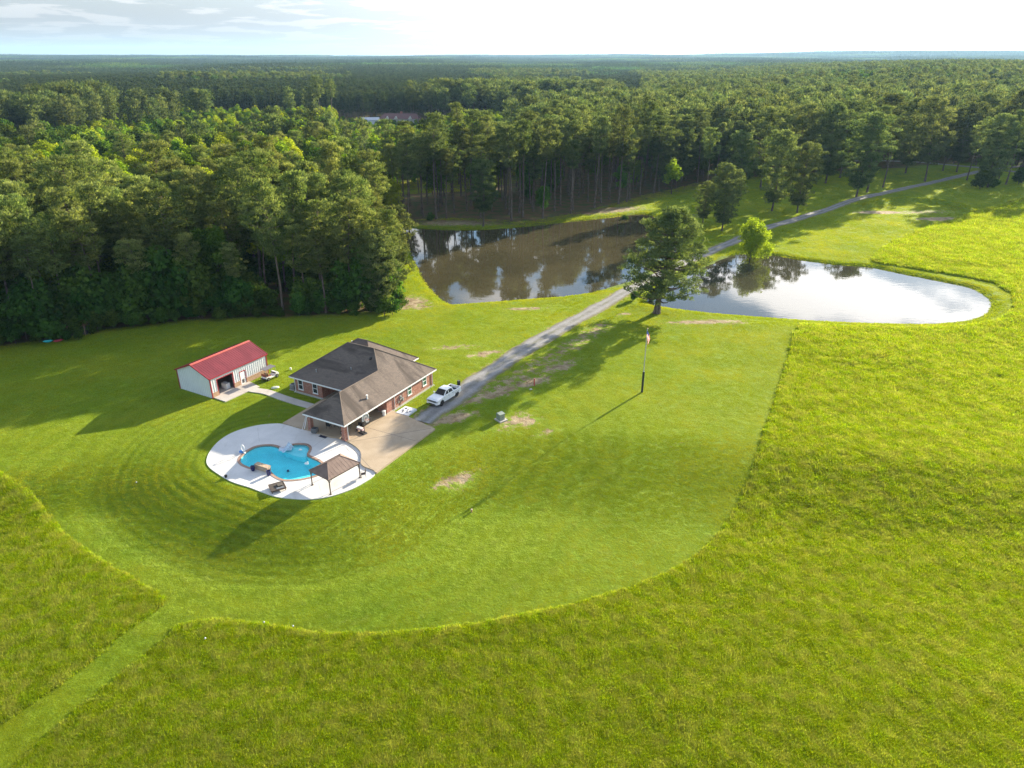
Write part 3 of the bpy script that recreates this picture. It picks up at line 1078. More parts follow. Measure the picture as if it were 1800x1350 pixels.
m.span((OP0 - .14, -.06, 0), (OP0, .12, OPH)); m.span((OP1, -.06, 0), (OP1 + .14, .12, OPH)); m.span((OP0 - .14, -.06, OPH), (OP1 + .14, .12, OPH + .12))
m.build('bay_frame', M_REDTRIM, barn)
m = MB()
m.span((D0 - .07, -.06, 0), (D0, .1, 2.1)); m.span((D1, -.06, 0), (D1 + .07, .1, 2.1)); m.span((D0 - .07, -.06, 2.1), (D1 + .07, .1, 2.2))
df = m.build('door_frame', M_REDTRIM, barn)
m = MB(); m.span((D0 + .01, -.02, .02), (D1 - .01, .05, 2.09)); door = m.build('door', M_WHITE, barn)
m = MB(); m.span((D0 + .28, -.045, .25), (D0 + .66, -.021, .85)); m.build('pet_flap', M_CHAR, door)
m = MB(); m.lathe([(.03, 0), (.05, .03), (.03, .06)], (D1 - .14, -.09, 1.0), 8, 'Y'); m.build('handle', M_STEEL, door)
for a in ((0, -.03), (BLEN, -.03), (0, BW + .03), (BLEN, BW + .03)):
    m = MB()
    m.box((a[0], a[1], BE / 2), (.14, .14, BE))
    m.build('corner_trim', M_REDTRIM, barn)
m = MB()
m.span((.1, .1, 0), (BLEN - .1, BW - .1, .05))
m.build('barn_floor', M_WALK, barn)
ov = .22
run, rise = BW / 2 + ov, (BRI - BE) * (BW / 2 + ov) / (BW / 2)
rz0 = BRI - rise
m = MB()
for sgn in (-1, 1):
    y0, y1 = BW / 2, BW / 2 + sgn * run
    a = [(-ov, y0, BRI + .02), (BLEN + ov, y0, BRI + .02), (BLEN + ov, y1, rz0 + .02), (-ov, y1, rz0 + .02)]
    b = [(p[0], p[1], p[2] - .05) for p in a]
    m.add(a + b, [(0, 1, 2, 3), (7, 6, 5, 4), (0, 3, 7, 4), (1, 5, 6, 2), (3, 2, 6, 7)])
broof = m.build('roof', M_REDROOF, barn)
m = MB()
n = 28
for k in range(n + 1):
    x = -ov + .04 + (BLEN + 2 * ov - .08) * k / n
    for sgn in (-1, 1):
        p0, p1 = Vector((x, BW / 2, BRI + .035)), Vector((x, BW / 2 + sgn * run, rz0 + .035))
        c, d = (p0 + p1) / 2, (p1 - p0)
        m.box(c, (.05, d.length, .03), 0, math.atan2(d.z, d.y) if sgn > 0 else -math.atan2(d.z, -d.y))
tag(m.build('roof_rib', M_REDROOF, broof), kind='stuff')
m = MB()
a = math.atan2(rise, run)
for sgn in (-1, 1):
    m.box((BLEN / 2, BW / 2 + sgn * .17, BRI + .075 - .17 * math.tan(a)), (BLEN + 2 * ov + .04, .36, .02), 0, -sgn * a)
m.build('ridge_cap', M_REDCAP, broof)
m = MB()
for sgn in (-1, 1):
    m.span((-ov, BW / 2 + sgn * run - .05, rz0 - .12), (BLEN + ov, BW / 2 + sgn * run + .05, rz0 + .03))
for x in (-ov - .03, BLEN + ov + .03):
    for sgn in (-1, 1):
        p0, p1 = Vector((x, BW / 2, BRI - .03)), Vector((x, BW / 2 + sgn * run, rz0 - .03))
        d = p1 - p0
        m.box((p0 + p1) / 2, (.06, d.length, .16), 0, math.atan2(d.z, d.y) if sgn > 0 else -math.atan2(d.z, -d.y))
m.build('eave_trim', M_REDTRIM, broof)
bp = lambda u, v, z=0.0: BO + Vector((u * math.cos(BR) - v * math.sin(BR), u * math.sin(BR) + v * math.cos(BR), z))
fz_ = thing('chest_freezer', 'white chest standing inside the open bay of the barn', 'freezer', bp(3.5, 1.2, .05), BR)
m = MB(); m.box((0, 0, .4), (.7, 1.1, .78)); m.build('cabinet', M_WHITE, fz_, bevel=.03)
m = MB(); m.box((0, 0, .83), (.73, 1.13, .07)); m.build('lid', M_WHITE, fz_, bevel=.02)
mw_ = thing('ride_on_mower', 'dark ride-on mower parked deep inside the open barn bay', 'mower', bp(2.1, 3.2, .05), BR)
m = MB(); m.box((0, 0, .45), (1.0, 1.5, .35)); m.box((0, .5, .75), (.7, .6, .35)); m.build('body', M_CHAR, mw_, bevel=.06)
m = MB(); m.box((0, -.3, .8), (.5, .5, .12)); m.box((0, -.55, 1.0), (.5, .1, .45)); m.build('seat', M_BLACK, mw_, bevel=.04)
for sx in (-1, 1):
    for sy, r in ((-.5, .3), (.55, .2)):
        m = MB(); m.lathe([(r * .6, -.1), (r, -.08), (r, .08), (r * .6, .1)], (sx * .5, sy, r), 14, 'X'); m.build('wheel', M_BLACK, mw_)

# ------------------------------------------------------------------ swimming pool
t = NT('pool_water')
P = t.pos()
nb = t.bump(t.math('ADD', t.noise(P, 1.6, 3, .5, .6), t.math('MULTIPLY', t.noise(P, 5, 2), .4)), 0.25, 0.06)
bf = t.n('ShaderNodeNewGeometry').outputs['Backfacing']
fr = t.n('ShaderNodeFresnel', {'IOR': t.math('ADD', t.math('MULTIPLY', bf, 1 / 1.33 - 1.33), 1.33), 'Normal': nb}).outputs[0]
tr = t.n('ShaderNodeBsdfTransparent', {'Color': (0.80, 0.97, 1.0)}).outputs[0]
gl = t.n('ShaderNodeBsdfGlossy', {'Color': (1, 1, 1), 'Roughness': 0.04, 'Normal': nb}).outputs[0]
t.surf(t.n('ShaderNodeMixShader', {0: fr, 1: tr, 2: gl}).outputs[0])
ab = t.n('ShaderNodeVolumeAbsorption', {'Color': (0.03, 0.90, 0.95), 'Density': 0.34}).outputs[0]
t.t.links.new(ab, t.out.inputs['Volume'])
M_POOLW = t.mat
M_PLASTER = plain('pool_plaster', (0.33, 0.83, 0.85), 0.8, var=.05, scale=.8)
M_COPING = brick_mat('coping_brick', (0.36, 0.24, 0.17), (0.27, 0.17, 0.125), (0.40, 0.34, 0.29), 1.0)
M_STONE = brick_mat('feature_stone', (0.50, 0.38, 0.25), (0.38, 0.28, 0.19), (0.50, 0.44, 0.36), 0.45)
pc = sum((p for p in pool), Vector()) / len(pool)
swim = thing('swimming_pool', 'kidney-shaped swimming pool with turquoise water set in the white deck', 'swimming pool', (pc.x, pc.y, 0))
rel = lambda poly: [Vector((p.x - pc.x, p.y - pc.y, 0)) for p in poly]
pin, pout = rel(pool), rel(pool_edge)
DEEP = -1.0
m = MB()
n = len(pin)
floor_in = [Vector((p.x * .93, p.y * .93, 0)) for p in pin]
vs = [(p.x, p.y, .0) for p in pin] + [(p.x, p.y, DEEP * .75) for p in pin] + [(p.x, p.y, DEEP) for p in floor_in]
fs = []
for r_ in range(2):
    fs += [(r_ * n + i, r_ * n + (i + 1) % n, (r_ + 1) * n + (i + 1) % n, (r_ + 1) * n + i) for i in range(n)]
fs += [tuple(2 * n + i for i in tr_) for tr_ in tessellate_polygon([floor_in])]
m.add(vs, fs)
m.build('basin', M_PLASTER, swim, fix=False)
pp = lambda a, b: G(400 + a / 11.25, 760 + b / 11.25, DECK_Z) - pc
ledge = smooth_loop([pp(*q) for q in [(1090, 322), (1160, 312), (1240, 280), (1330, 258), (1430, 252), (1525, 260), (1578, 285), (1598, 322), (1584, 368), (1556, 420), (1545, 452), (1400, 440), (1250, 395), (1130, 350)]], 4)
m = MB(); m.prism(ledge, DEEP + .02, -0.22); m.build('tanning_ledge', M_PLASTER, swim)
st = smooth_loop([pp(*q) for q in [(1040, 898), (1100, 912), (1190, 922), (1310, 920), (1450, 905), (1580, 880), (1690, 853), (1790, 815), (1860, 765), (1820, 740), (1620, 770), (1350, 830), (1150, 870)]], 4)
m = MB(); m.prism(st, DEEP + .02, -0.42); m.build('step', M_PLASTER, swim)
m = MB()
inn = [Vector((p.x * 1.01, p.y * 1.01, 0)) for p in pin]
m.prism(inn, DEEP - .25, -0.03)
m.build('water', M_POOLW, swim)
m = MB()
vs, fs = [], []
cz0, cz1 = -0.1, DECK_Z + .035
for ring_, z in ((pin, cz0), (pin, cz1), (pout, cz1), (pout, cz0)):
    vs += [(p.x, p.y, z) for p in ring_]
for r_ in range(3):
    fs += [(r_ * n + i, r_ * n + (i + 1) % n, (r_ + 1) * n + (i + 1) % n, (r_ + 1) * n + i) for i in range(n)]
m.add(vs, fs)
m.build('coping', M_COPING, swim)
# raised stone wall on the near left side, a pot at each end
a_, b_ = G(400 + 545 / 11.25, 760 + 722 / 11.25, DECK_Z), G(400 + 800 / 11.25, 760 + 800 / 11.25, DECK_Z)
d = b_ - a_
fa = math.atan2(d.y, d.x)
feature = thing('stone_wall', 'low tan stone water-feature wall between two navy pots on the pool edge', 'stone wall', ((a_.x + b_.x) / 2, (a_.y + b_.y) / 2, DECK_Z), fa)
L_ = d.length
m = MB(); m.span((-L_ / 2, -.02, 0), (L_ / 2, .55, .62)); m.build('wall', M_STONE, feature)
for k in range(5):
    m = MB(); x0 = -L_ / 2 - .03 + k * (L_ + .06) / 5
    m.span((x0 + .006, -.06, .622), (x0 + (L_ + .06) / 5 - .006, .6, .69)); m.build('capstone', M_STONE, feature)
M_NAVY = plain('navy_glaze', (0.015, 0.018, 0.10), 0.15, var=.2)
for (px, py, lab) in ((445, 827.5, 'navy glazed pot standing at the house-shadow end of the low stone wall'), (473, 835.5, 'navy glazed pot standing at the gazebo end of the low stone wall')):
    q = G(px, py, DECK_Z)
    o = thing('glazed_pot', lab, 'pot', (q.x, q.y, DECK_Z), 0, 'navy pots flanking the stone wall')
    o.scale = (.72, .72, .78)
    m = MB(); m.lathe([(.22, 0), (.30, .12), (.36, .42), (.34, .68), (.38, .78), (.38, .84), (.32, .84), (.28, .6)], (0, 0, 0), 18); m.build('pot', M_NAVY, o, smooth=True)
    m = MB(); m.lathe([(.29, .62), (.29, .66), (.1, .70)], (0, 0, 0), 14); m.build('soil', plain('soil', (.05, .035, .02), .9), o)

# pale slide at the shallow end
q = G(511, 789, DECK_Z)
slide = thing('pool_slide', 'pale blue-white small slide with rungs at the shallow end of the pool', 'pool slide', (q.x, q.y, DECK_Z), R(228))
slide.scale = (.58, .58, .58)
M_PALE = plain('pale_plastic', (0.62, 0.72, 0.82), 0.35, var=.05)
m = MB()
cs = [(-.4, .28), (-.4, 0), (.4, 0), (.4, .28)]
path = [(-.1, 1.15), (.35, 1.05), (.9, .55), (1.5, .12), (2.0, -.02)]
vs, fs = [], []
for (x, z) in path:
    vs += [(x, c[0], z + c[1]) for c in cs] + [(x, c[0] * .85, z + c[1] - .05 + (.05 if c[1] > 0 else 0)) for c in cs]
for i in range(len(path) - 1):
    for k in range(3):
        fs.append((i * 8 + k, i * 8 + k + 1, i * 8 + 9 + k, i * 8 + 8 + k))
        fs.append((i * 8 + 4 + k, i * 8 + 12 + k, i * 8 + 13 + k, i * 8 + 5 + k))
m.add(vs, fs)
m.build('chute', M_PALE, slide)
for sy in (-.36, .36):
    m = MB(); m.tube([(-.75, sy, 0), (-.1, sy, 1.2), (-.05, sy, 1.75), (.25, sy, 1.7), (.3, sy, 1.2)], .045, 6); m.build('rail', M_PALE, slide)
    m = MB(); m.tube([(.6, sy, -.25), (.55, sy, .8)], .05, 6); m.build('leg', M_PALE, slide)
for k in range(4):
    x = -.75 + .13 * (k + 1); m = MB(); m.box((x, 0, .22 + .24 * k), (.16, .7, .05)); m.build('rung', M_PALE, slide)
fl = thing('pool_float', 'flat pale blue pool float drifting beside the small slide', 'pool float', (G(502, 789).x, G(502, 789).y, -0.02), R(10))
m = MB()
for k in range(5):
    m.tube([(-.8, -.4 + k * .2, .06), (.8, -.4 + k * .2, .06)], .1, 8)
m.build('mattress', M_PALE, fl, smooth=True)
m = MB(); m.tube([(.72, -.45, .13), (.72, .45, .13)], .13, 8); m.build('pillow', M_PALE, fl, smooth=True)
hoopq = G(428, 796, DECK_Z)
ph = thing('pool_hoop', 'white oval poolside hoop standing on a blue base', 'pool hoop', (hoopq.x, hoopq.y, DECK_Z), R(-25))
ph.scale = (.62, .62, .62)
m = MB(); m.tube([(0.42 * math.cos(a), .0, 1.12 + .75 * math.sin(a)) for a in np.linspace(0, 6.2832, 25)], .085, 8, False); m.build('ring', M_WHITE, ph, smooth=True)
m = MB(); m.box((-.45, 0, .2), (1.0, .6, .4), taper=.75); m.build('base', plain('blue_plastic', (.03, .20, .55), .35), ph, bevel=.05)
m = MB(); m.tube([(0, 0, 0), (0, 0, .42)], .07, 8); m.build('stem', M_WHITE, ph)
m = MB(); m.tube([(.15, 0, .05), (.5, 0, .15)], .2, 8); m.build('water_tank', M_WHITE, ph)
for (px, py, r, c, lab) in ((492, 841, .20, (.85, .85, .85), 'white duck-like float bobbing near the gazebo side of the pool'), (528, 791.5, .16, (.8, .85, .85), 'white ball on the shallow shelf of the pool')):
    q = G(539 if px == 492 else px, 816 if px == 492 else py, -0.03)
    o = thing('pool_toy', lab, 'pool toy', (q.x, q.y, -.03))
    m = MB(); m.lathe([(.02, -r * .5), (r, -r * .2), (r * 1.1, r * .3), (r * .6, r * .8), (.03, r)], (0, 0, .06), 12, squash=(1.35, 1)); m.build('body', plain('white_vinyl', c, .4), o, smooth=True)
    if px == 492:
        m = MB(); m.lathe([(.02, 0), (.1, .06), (.1, .16), (.02, .22)], (.16, 0, .2), 10); m.build('head', M_WHITE, o, smooth=True)
q = G(499, 820, DEEP)
o = thing('pool_cleaner', 'dark blue pool cleaner lying on the bottom of the pool', 'pool cleaner', (G(504, 826, 0).x - .3, G(499, 826, 0).y + 1.2, DEEP + .06), .5)
o.scale = (.7, .7, .7)
m = MB(); m.box((0, 0, .12), (.5, .4, .2), taper=.7); m.build('body', M_NAVY, o, bevel=.04)
for sy in (-.2, .2):
    m = MB(); m.lathe([(.12, -.04), (.14, 0), (.12, .04)], (0, sy, .12), 10, 'Y'); m.build('wheel', M_BLACK, o)
m = MB(); m.tube([(.2, 0, .2), (.5, .1, .4), (.6, .3, .5)], .02, 5); m.build('hose', M_PALE, o)

# ------------------------------------------------------------------ gazebo
M_BRONZE = plain('bronze_metal', (0.10, 0.065, 0.05), 0.45, 0.2)
t = NT('brown_canopy')
c = t.mix(t.ramp(t.noise(t.obj(), .9, 4), .35, .65), (0.17, 0.115, 0.095), (0.215, 0.15, 0.12))
t.pbr(c, 0.6, spec=.35)
M_CANOPY = t.mat
g1, g2_, g3 = G(583, 868, DECK_Z), G(546.5, 854, DECK_Z), G(635.5, 838, DECK_Z)
ex, ey = (g3 - g1), (g2_ - g1)
gc = g1 + (ex + ey) / 2
ga = math.atan2(ex.y, ex.x)
gl_, gw = ex.length, 3.35
gaz = thing('gazebo', 'brown hard-top gazebo with four slim posts on the white pool deck', 'gazebo', (gc.x, gc.y, DECK_Z), ga)
gh, gp = 2.05, 3.05
ax, ay = gl_ / 2 + .12, gw / 2 + .12
m = MB()
rx = ax - ay * .80
pts = [(-ax, -ay, gh), (ax, -ay, gh), (ax, ay, gh), (-ax, ay, gh), (-rx, 0, gp), (rx, 0, gp)]
m.add(pts, [(0, 1, 5, 4), (1, 2, 5), (2, 3, 4, 5), (3, 0, 4)])
m.add([(p[0] * .99, p[1] * .99, p[2] - .03) for p in pts], [(4, 5, 1, 0), (5, 2, 1), (5, 4, 3, 2), (4, 0, 3)])
gr = m.build('roof', M_CANOPY, gaz, fix=False)
m = MB()
for a, b in ((0, 4), (3, 4), (1, 5), (2, 5), (4, 5)):
    m.tube([Vector(pts[a]) + Vector((0, 0, .01)), Vector(pts[b]) + Vector((0, 0, .01))], .035, 5)
m.build('hip_trim', M_CANOPY, gr)
m = MB()
for k in range(1, 10):
    fx_ = -ax + 2 * ax * k / 10
    top = 1 if abs(fx_) <= rx else max(0, (ax - abs(fx_)) / (ax - rx))
    for sg in (-1, 1):
        m.tube([(fx_, sg * ay, gh + .01), (fx_, sg * ay * (1 - top), gh + (gp - gh) * top + .004)], .007, 4)
tag(m.build('seam', M_CANOPY, gr), kind='stuff')
m = MB()
for sy in (-1, 1):
    m.box((0, sy * (ay - .08), gh - .09), (2 * ax - .1, .06, .14))
for sx in (-1, 1):
    m.box((sx * (ax - .08), 0, gh - .09), (.06, 2 * ay - .24, .14))
m.build('beam', M_BRONZE, gaz)
for sx in (-1, 1):
    for sy in (-1, 1):
        px, py = sx * (ax - .16), sy * (ay - .16)
        m = MB(); m.box((px, py, gh / 2 - .05), (.10, .10, gh - .12)); po = m.build('post', M_BRONZE, gaz)
        m = MB(); m.box((px, py, .02), (.24, .24, .04)); m.build('foot_plate', M_BRONZE, po)
        m = MB()
        m.tube([(px, py, gh - .65), (px - sx * .15, py, gh - .4), (px - sx * .5, py, gh - .17)], .025, 5)
        m.tube([(px, py, gh - .65), (px, py - sy * .15, gh - .4), (px, py - sy * .5, gh - .17)], .025, 5)
        m.build('bracket', M_BRONZE, po)

# ------------------------------------------------------------------ deck and patio furniture
M_WICKER = plain('dark_wicker', (0.075, 0.06, 0.048), 0.75, var=.25, scale=14)
M_CUSH = plain('grey_cushion', (0.11, 0.095, 0.08), 0.9, var=.15)
q = G(488, 859, DECK_Z)
bed = thing('daybed', 'square dark slatted daybed with a cushion on the pool deck', 'daybed', (q.x, q.y, DECK_Z), R(30))
bed.scale = (.85, .85, .9)
for k in range(7):
    m = MB(); m.box((0, -.78 + k * .26, .36 + .0), (1.9, .245, .06), ry=0); m.build('slat', M_WICKER, bed)
m = MB()
for sx in (-1, 1):
    m.box((sx * .98, 0, .33), (.08, 1.9, .16))
for sy in (-1, 1):
    m.box((0, sy * .94, .33), (1.88, .07, .16))
m.build('frame', M_BRONZE, bed)
for sx in (-1, 1):
    for sy in (-1, 1):
        m = MB(); m.box((sx * .9, sy * .85, .125), (.09, .09, .25)); m.build('leg', M_BRONZE, bed)
m = MB(); m.box((.35, .05, .47), (.7, .7, .15)); m.build('cushion', M_CUSH, bed, bevel=.05)
m = MB(); m.box((.25, -.62, .41), (1.0, .4, .03)); m.build('glass_inset', plain('grey_glass', (.18, .19, .2), .1), bed)


def patio_chair(name, label, loc, rz, mat):
    o = thing(name, label, 'chair', loc, rz, None)
    m = MB(); m.box((0, 0, .43), (.52, .52, .05)); m.build('seat', mat, o, bevel=.02)
    m = MB(); m.box((-.28, 0, .72), (.05, .52, .56), ry=-.18)
    m.build('backrest', mat, o, bevel=.015)
    for sx, sy in ((-1, -1), (-1, 1), (1, -1), (1, 1)):
        m = MB(); m.tube([(sx * .22, sy * .23, .42), (sx * .28, sy * .26, 0)], .024, 5); m.build('leg', mat, o)
    for sy in (-1, 1):
        m = MB(); m.tube([(-.3, sy * .28, .66), (.22, sy * .28, .64), (.24, sy * .27, .43)], .024, 5); m.build('armrest', mat, o)
    return o


q = G(639, 838, DECK_Z)
patio_chair('patio_chair', 'dark bronze metal armchair beside the gazebo post at the deck edge', (q.x, q.y, DECK_Z), R(200), M_BRONZE)
q = H(2.0, 4.7, PATIO_Z)
patio_chair('patio_chair', 'black patio chair at the dark table under the house roof, next the brick column', q, HR + .3, M_BLACK)
q = H(3.4, 2.4, PATIO_Z)
patio_chair('patio_chair', 'black patio chair between the dark table and the kettle grill', q, HR + 2.0, M_BLACK)
q = H(2.9, 3.9, PATIO_Z)
o = thing('patio_table', 'dark round table in the shade of the patio roof', 'table', q, HR)
m = MB(); m.lathe([(.62, .70), (.66, .72), (.64, .75)], (0, 0, 0), 20); m.build('tabletop', M_CHAR, o)
for k in range(4):
    a = k * 1.5708 + .78; m = MB(); m.tube([(.4 * math.cos(a), .4 * math.sin(a), .7), (.5 * math.cos(a), .5 * math.sin(a), 0)], .03, 5); m.build('leg', M_BLACK, o)
q = H(1.9, 2.0, PATIO_Z)
o = thing('kettle_grill', 'black round grill with pale wheels under the patio roof corner', 'grill', q, HR + .5)
m = MB(); m.lathe([(.05, .55), (.25, .60), (.36, .74), (.37, .86)], (0, 0, 0), 18); m.build('bowl', M_BLACK, o, smooth=True)
m = MB(); m.lathe([(.375, .87), (.36, .98), (.25, 1.1), (.05, 1.16)], (0, 0, 0), 18); m.build('lid', M_CHAR, o, smooth=True)
for k in range(3):
    a = k * 2.094; m = MB(); m.tube([(.2 * math.cos(a), .2 * math.sin(a), .62), (.34 * math.cos(a), .34 * math.sin(a), .05)], .022, 5); m.build('leg', M_STEEL, o)
for sy in (-1, 1):
    m = MB(); m.lathe([(.10, -.04), (.20, -.035), (.20, .035), (.10, .04)], (-.25, sy * .33, .20), 16, 'Y'); w_ = m.build('wheel', M_BLACK, o)
    m = MB(); m.lathe([(.02, -.05), (.12, -.05), (.12, .05), (.02, .05)], (-.25, sy * .33, .20), 14, 'Y'); m.build('hub', M_WHITE, w_)
q = H(5.2, 1.1, PATIO_Z)
o = thing('outdoor_sofa', 'long black outdoor sofa under the eave behind the basketball hoop', 'sofa', q, HR + math.pi)
m = MB(); m.box((0, 0, .25), (1.9, .8, .3)); m.build('base', M_BLACK, o, bevel=.03)
m = MB(); m.box((0, .35, .62), (1.9, .16, .45)); m.build('backrest', M_BLACK, o, bevel=.04)
for k in (-1, 0, 1):
    m = MB(); m.box((k * .58, -.05, .45), (.56, .62, .12)); m.build('cushion', M_CHAR, o, bevel=.04)
for sx in (-1, 1):
    m = MB(); m.box((sx * .88, -.02, .52), (.14, .75, .28)); m.build('armrest', M_BLACK, o, bevel=.03)
q = H(.2, 5.55, PATIO_Z)
o = thing('planter_box', 'dark grey rounded tub beside the back brick column of the patio', 'planter', q, HR + .2)
m = MB(); m.box((0, 0, .32), (.72, .72, .64), taper=1.08); m.build('tub', plain('slate_grey', (.13, .135, .14), .7), o, bevel=.08)
m = MB(); m.box((0, 0, .645), (.6, .6, .03)); m.build('lid', M_CHAR, o)
q = G(569, 767, DECK_Z)
o = thing('doormat', 'dark navy mat lying on the deck in front of the patio', 'mat', (q.x, q.y, DECK_Z), HR + .02)
m = MB(); m.box((0, 0, .012), (.75, 1.15, .02)); m.build('mat', plain('navy_mat', (.02, .025, .06), .95), o)
m = MB()
for sx in (-1, 1): m.box((sx * .36, 0, .018), (.04, 1.15, .024))
for sy in (-1, 1): m.box((0, sy * .56, .018), (.68, .04, .024))
m.build('border', M_BLACK, o)
q = H(8.6, .55, PATIO_Z)
o = thing('waste_bin', 'white bin standing against the brick corner where the patio ends', 'bin', q, HR)
m = MB(); m.lathe([(.21, 0), (.26, .62), (.28, .64), (.28, .68)], (0, 0, 0), 14); m.build('bucket', M_WHITE, o, smooth=False)
m = MB(); m.lathe([(.285, .68), (.285, .71), (.1, .74)], (0, 0, 0), 14); m.build('lid', M_WHITE, o)
# leaning pole (pool net) at the back column
a_, b_ = G(531, 757, DECK_Z), G(541, 737, 1.6)
o = thing('pool_net', 'thin white pool pole leaning between the deck and the patio eave', 'pool net', (a_.x, a_.y, DECK_Z))
m = MB(); q2 = H(.7, 7.35, 2.05) - Vector((a_.x, a_.y, DECK_Z)); m.tube([(0, 0, .05), q2], .03, 6); m.build('pole', M_WHITE, o)
m = MB(); m.tube([(-.2, -.1, .05), (.2, .1, .05)], .03, 6); m.build('net_frame', M_WHITE, o)
# basketball hoop
q = G(641, 763, PATIO_Z)
bh = thing('basketball_hoop', 'portable basketball hoop with a grey rounded backboard and black base', 'basketball hoop', (q.x, q.y, PATIO_Z), R(-38))
m = MB(); m.box((-.35, 0, .1), (1.1, .75, .2), taper=.85); m.build('base', M_BLACK, bh, bevel=.05)
m = MB(); m.tube([(0, 0, .15), (0, 0, 2.5)], .055, 8); m.tube([(0, 0, 2.4), (.45, 0, 2.75)], .035, 6); m.tube([(0, 0, 2.0), (.45, 0, 2.55)], .03, 6); m.tube([(-.6, 0, .2), (0, 0, 1.0)], .025, 5); m.build('pole', M_BLACK, bh)
prof = [(-.55, 2.25), (.55, 2.25), (.56, 2.7), (.45, 3.0), (.2, 3.12), (-.2, 3.12), (-.45, 3.0), (-.56, 2.7)]
m = MB()
vs = [(.47, p[0], p[1]) for p in prof] + [(.51, p[0], p[1]) for p in prof]
k = len(prof)
m.add(vs, [tuple(range(k - 1, -1, -1)), tuple(range(k, 2 * k))] + [(i, (i + 1) % k, k + (i + 1) % k, k + i) for i in range(k)])
bb = m.build('backboard', plain('smoky_acrylic', (.33, .35, .34), .25), bh)
m = MB(); m.tube([(.49, p[0], p[1]) for p in prof + [prof[0]]], .035, 5, False); m.tube([(.52, -.22, 2.4), (.52, -.22, 2.75), (.52, .22, 2.75), (.52, .22, 2.4), (.52, -.22, 2.4)], .02, 4, False)
m.build('border', M_WHITE, bb)
m = MB(); m.tube([(.78 + .24 * math.cos(a), .24 * math.sin(a), 2.42) for a in np.linspace(0, 6.2832, 17)], .02, 5, False); rimo = m.build('rim', plain('orange_rim', (.5, .1, .03), .4), bh)
m = MB()
for k in range(10):
    a = k * .6283
    m.tube([(.78 + .24 * math.cos(a), .24 * math.sin(a), 2.42), (.78 + .14 * math.cos(a + .5), .14 * math.sin(a + .5), 2.05)], .014, 4)
    m.tube([(.78 + .24 * math.cos(a), .24 * math.sin(a), 2.42), (.78 + .14 * math.cos(a - .5), .14 * math.sin(a - .5), 2.05)], .014, 4)
m.build('net', M_WHITE, rimo)
# white and pink tub of toys beside it
q = G(634, 757, PATIO_Z)
o = thing('ride_on_toy', 'small white and pink ride-on toy beside the basketball hoop base', 'toy', (q.x, q.y, PATIO_Z), R(150))
m = MB(); m.box((0, 0, .28), (1.1, .6, .28), taper=.85); m.build('body', plain('pale_pink', (.72, .52, .52), .45), o, bevel=.08)
m = MB(); m.box((.1, 0, .44), (.6, .42, .08)); m.build('seat', M_WHITE, o, bevel=.03)
for sx in (-.35, .35):
    for sy in (-.28, .28):
        m = MB(); m.lathe([(.08, -.05), (.15, -.04), (.15, .04), (.08, .05)], (sx, sy, .15), 12, 'Y'); m.build('wheel', M_CHAR, o)
m = MB(); m.box((.42, 0, .5), (.06, .5, .22), ry=-.4); m.build('windshield', M_PALE, o)
# pale pad with small things by the corner of the house
pad = thing('stepping_pad', 'pale square pad with a few small dark things, beside the house wall', 'pad', H(11.2, -1.35, 0), HR)
m = MB(); m.box((0, 0, .14), (2.3, 2.0, .28)); m.build('slab', plain('pale_concrete', (.60, .62, .66), .8, var=.06), pad)
for (x, y, a, lab) in ((-.5, .2, .3, 'nearest the patio corner'), (-.1, .45, 1.2, 'nearest the brick wall'), (.3, -.1, .2, 'in the middle'), (.55, .4, 2.0, 'nearest the pickup'),
                       (-.3, -.4, .9, 'nearest the open patio slab'), (.1, -.6, .5, 'nearest the lawn')):
    q = H(11.2, -1.35, .28) + Vector((math.cos(HR) * x - math.sin(HR) * y, math.sin(HR) * x + math.cos(HR) * y, 0))
    o = thing('garden_shoe', 'small dark shoe left on the pale pad, the one ' + lab, 'shoe', q, HR + a, 'shoes left on the pale pad')
    m = MB(); m.box((0, 0, .05), (.30, .12, .09), taper=.75); m.build('shoe', M_CHAR, o, bevel=.02)
    m = MB(); m.box((0, 0, .01), (.32, .13, .02)); m.build('sole', M_BLACK, o)
# small pots at the deck rim
for (px, py, lab) in ((397.5, 839, 'tiny dark pot at the left rim of the pool deck'), (605, 772.5, 'small dark pair of bowls at the foot of the front brick column')):
    q = G(px, py, DECK_Z)
    o = thing('garden_pot', lab, 'pot', (q.x, q.y, DECK_Z))
    for dx in ((0,) if px < 500 else (-.22, .22)):
        m = MB(); m.lathe([(.13, 0), (.18, .25), (.19, .28), (.15, .28), (.13, .2)], (dx, 0, 0), 12); m.build('pot', M_BLACK, o)

# ------------------------------------------------------------------ pickup truck
t = NT('white_car_paint')
t.pbr((0.78, 0.79, 0.80), 0.22, spec=.5, **{'Coat Weight': 0.6, 'Coat Roughness': 0.05})
M_PAINT = t.mat
t = NT('tinted_glass')
M_TINT = t.pbr((0.008, 0.010, 0.014), 0.12, spec=.22)
M_RUBBER = plain('rubber', (0.018, 0.018, 0.018), 0.85)
M_ALLOY = plain('alloy', (0.30, 0.31, 0.32), 0.3, .7)
M_RED = plain('red_lens', (.45, .02, .02), .2)
fw_, rw_ = G(777, 714), G(803.5, 697.5)
hd = Vector((fw_.x - rw_.x, fw_.y - rw_.y, 0)).normalized()
tl = Vector((-hd.y, hd.x, 0))
tc = (fw_ + rw_) / 2 - tl * 0.93
tz = gz(tc.x, tc.y) + .08
truck = thing('pickup_truck', 'white four-door pickup truck parked on the gravel drive beside the house', 'pickup truck', (tc.x, tc.y, tz), math.atan2(hd.y, hd.x))
WB, WR, TW = 3.66, 0.41, 0.985


def arch(xc, r, n=8, x0=None):
    return [(xc + r * math.cos(a), WR + r * math.sin(a)) for a in np.linspace(math.pi * .98, math.pi * .02, n)]


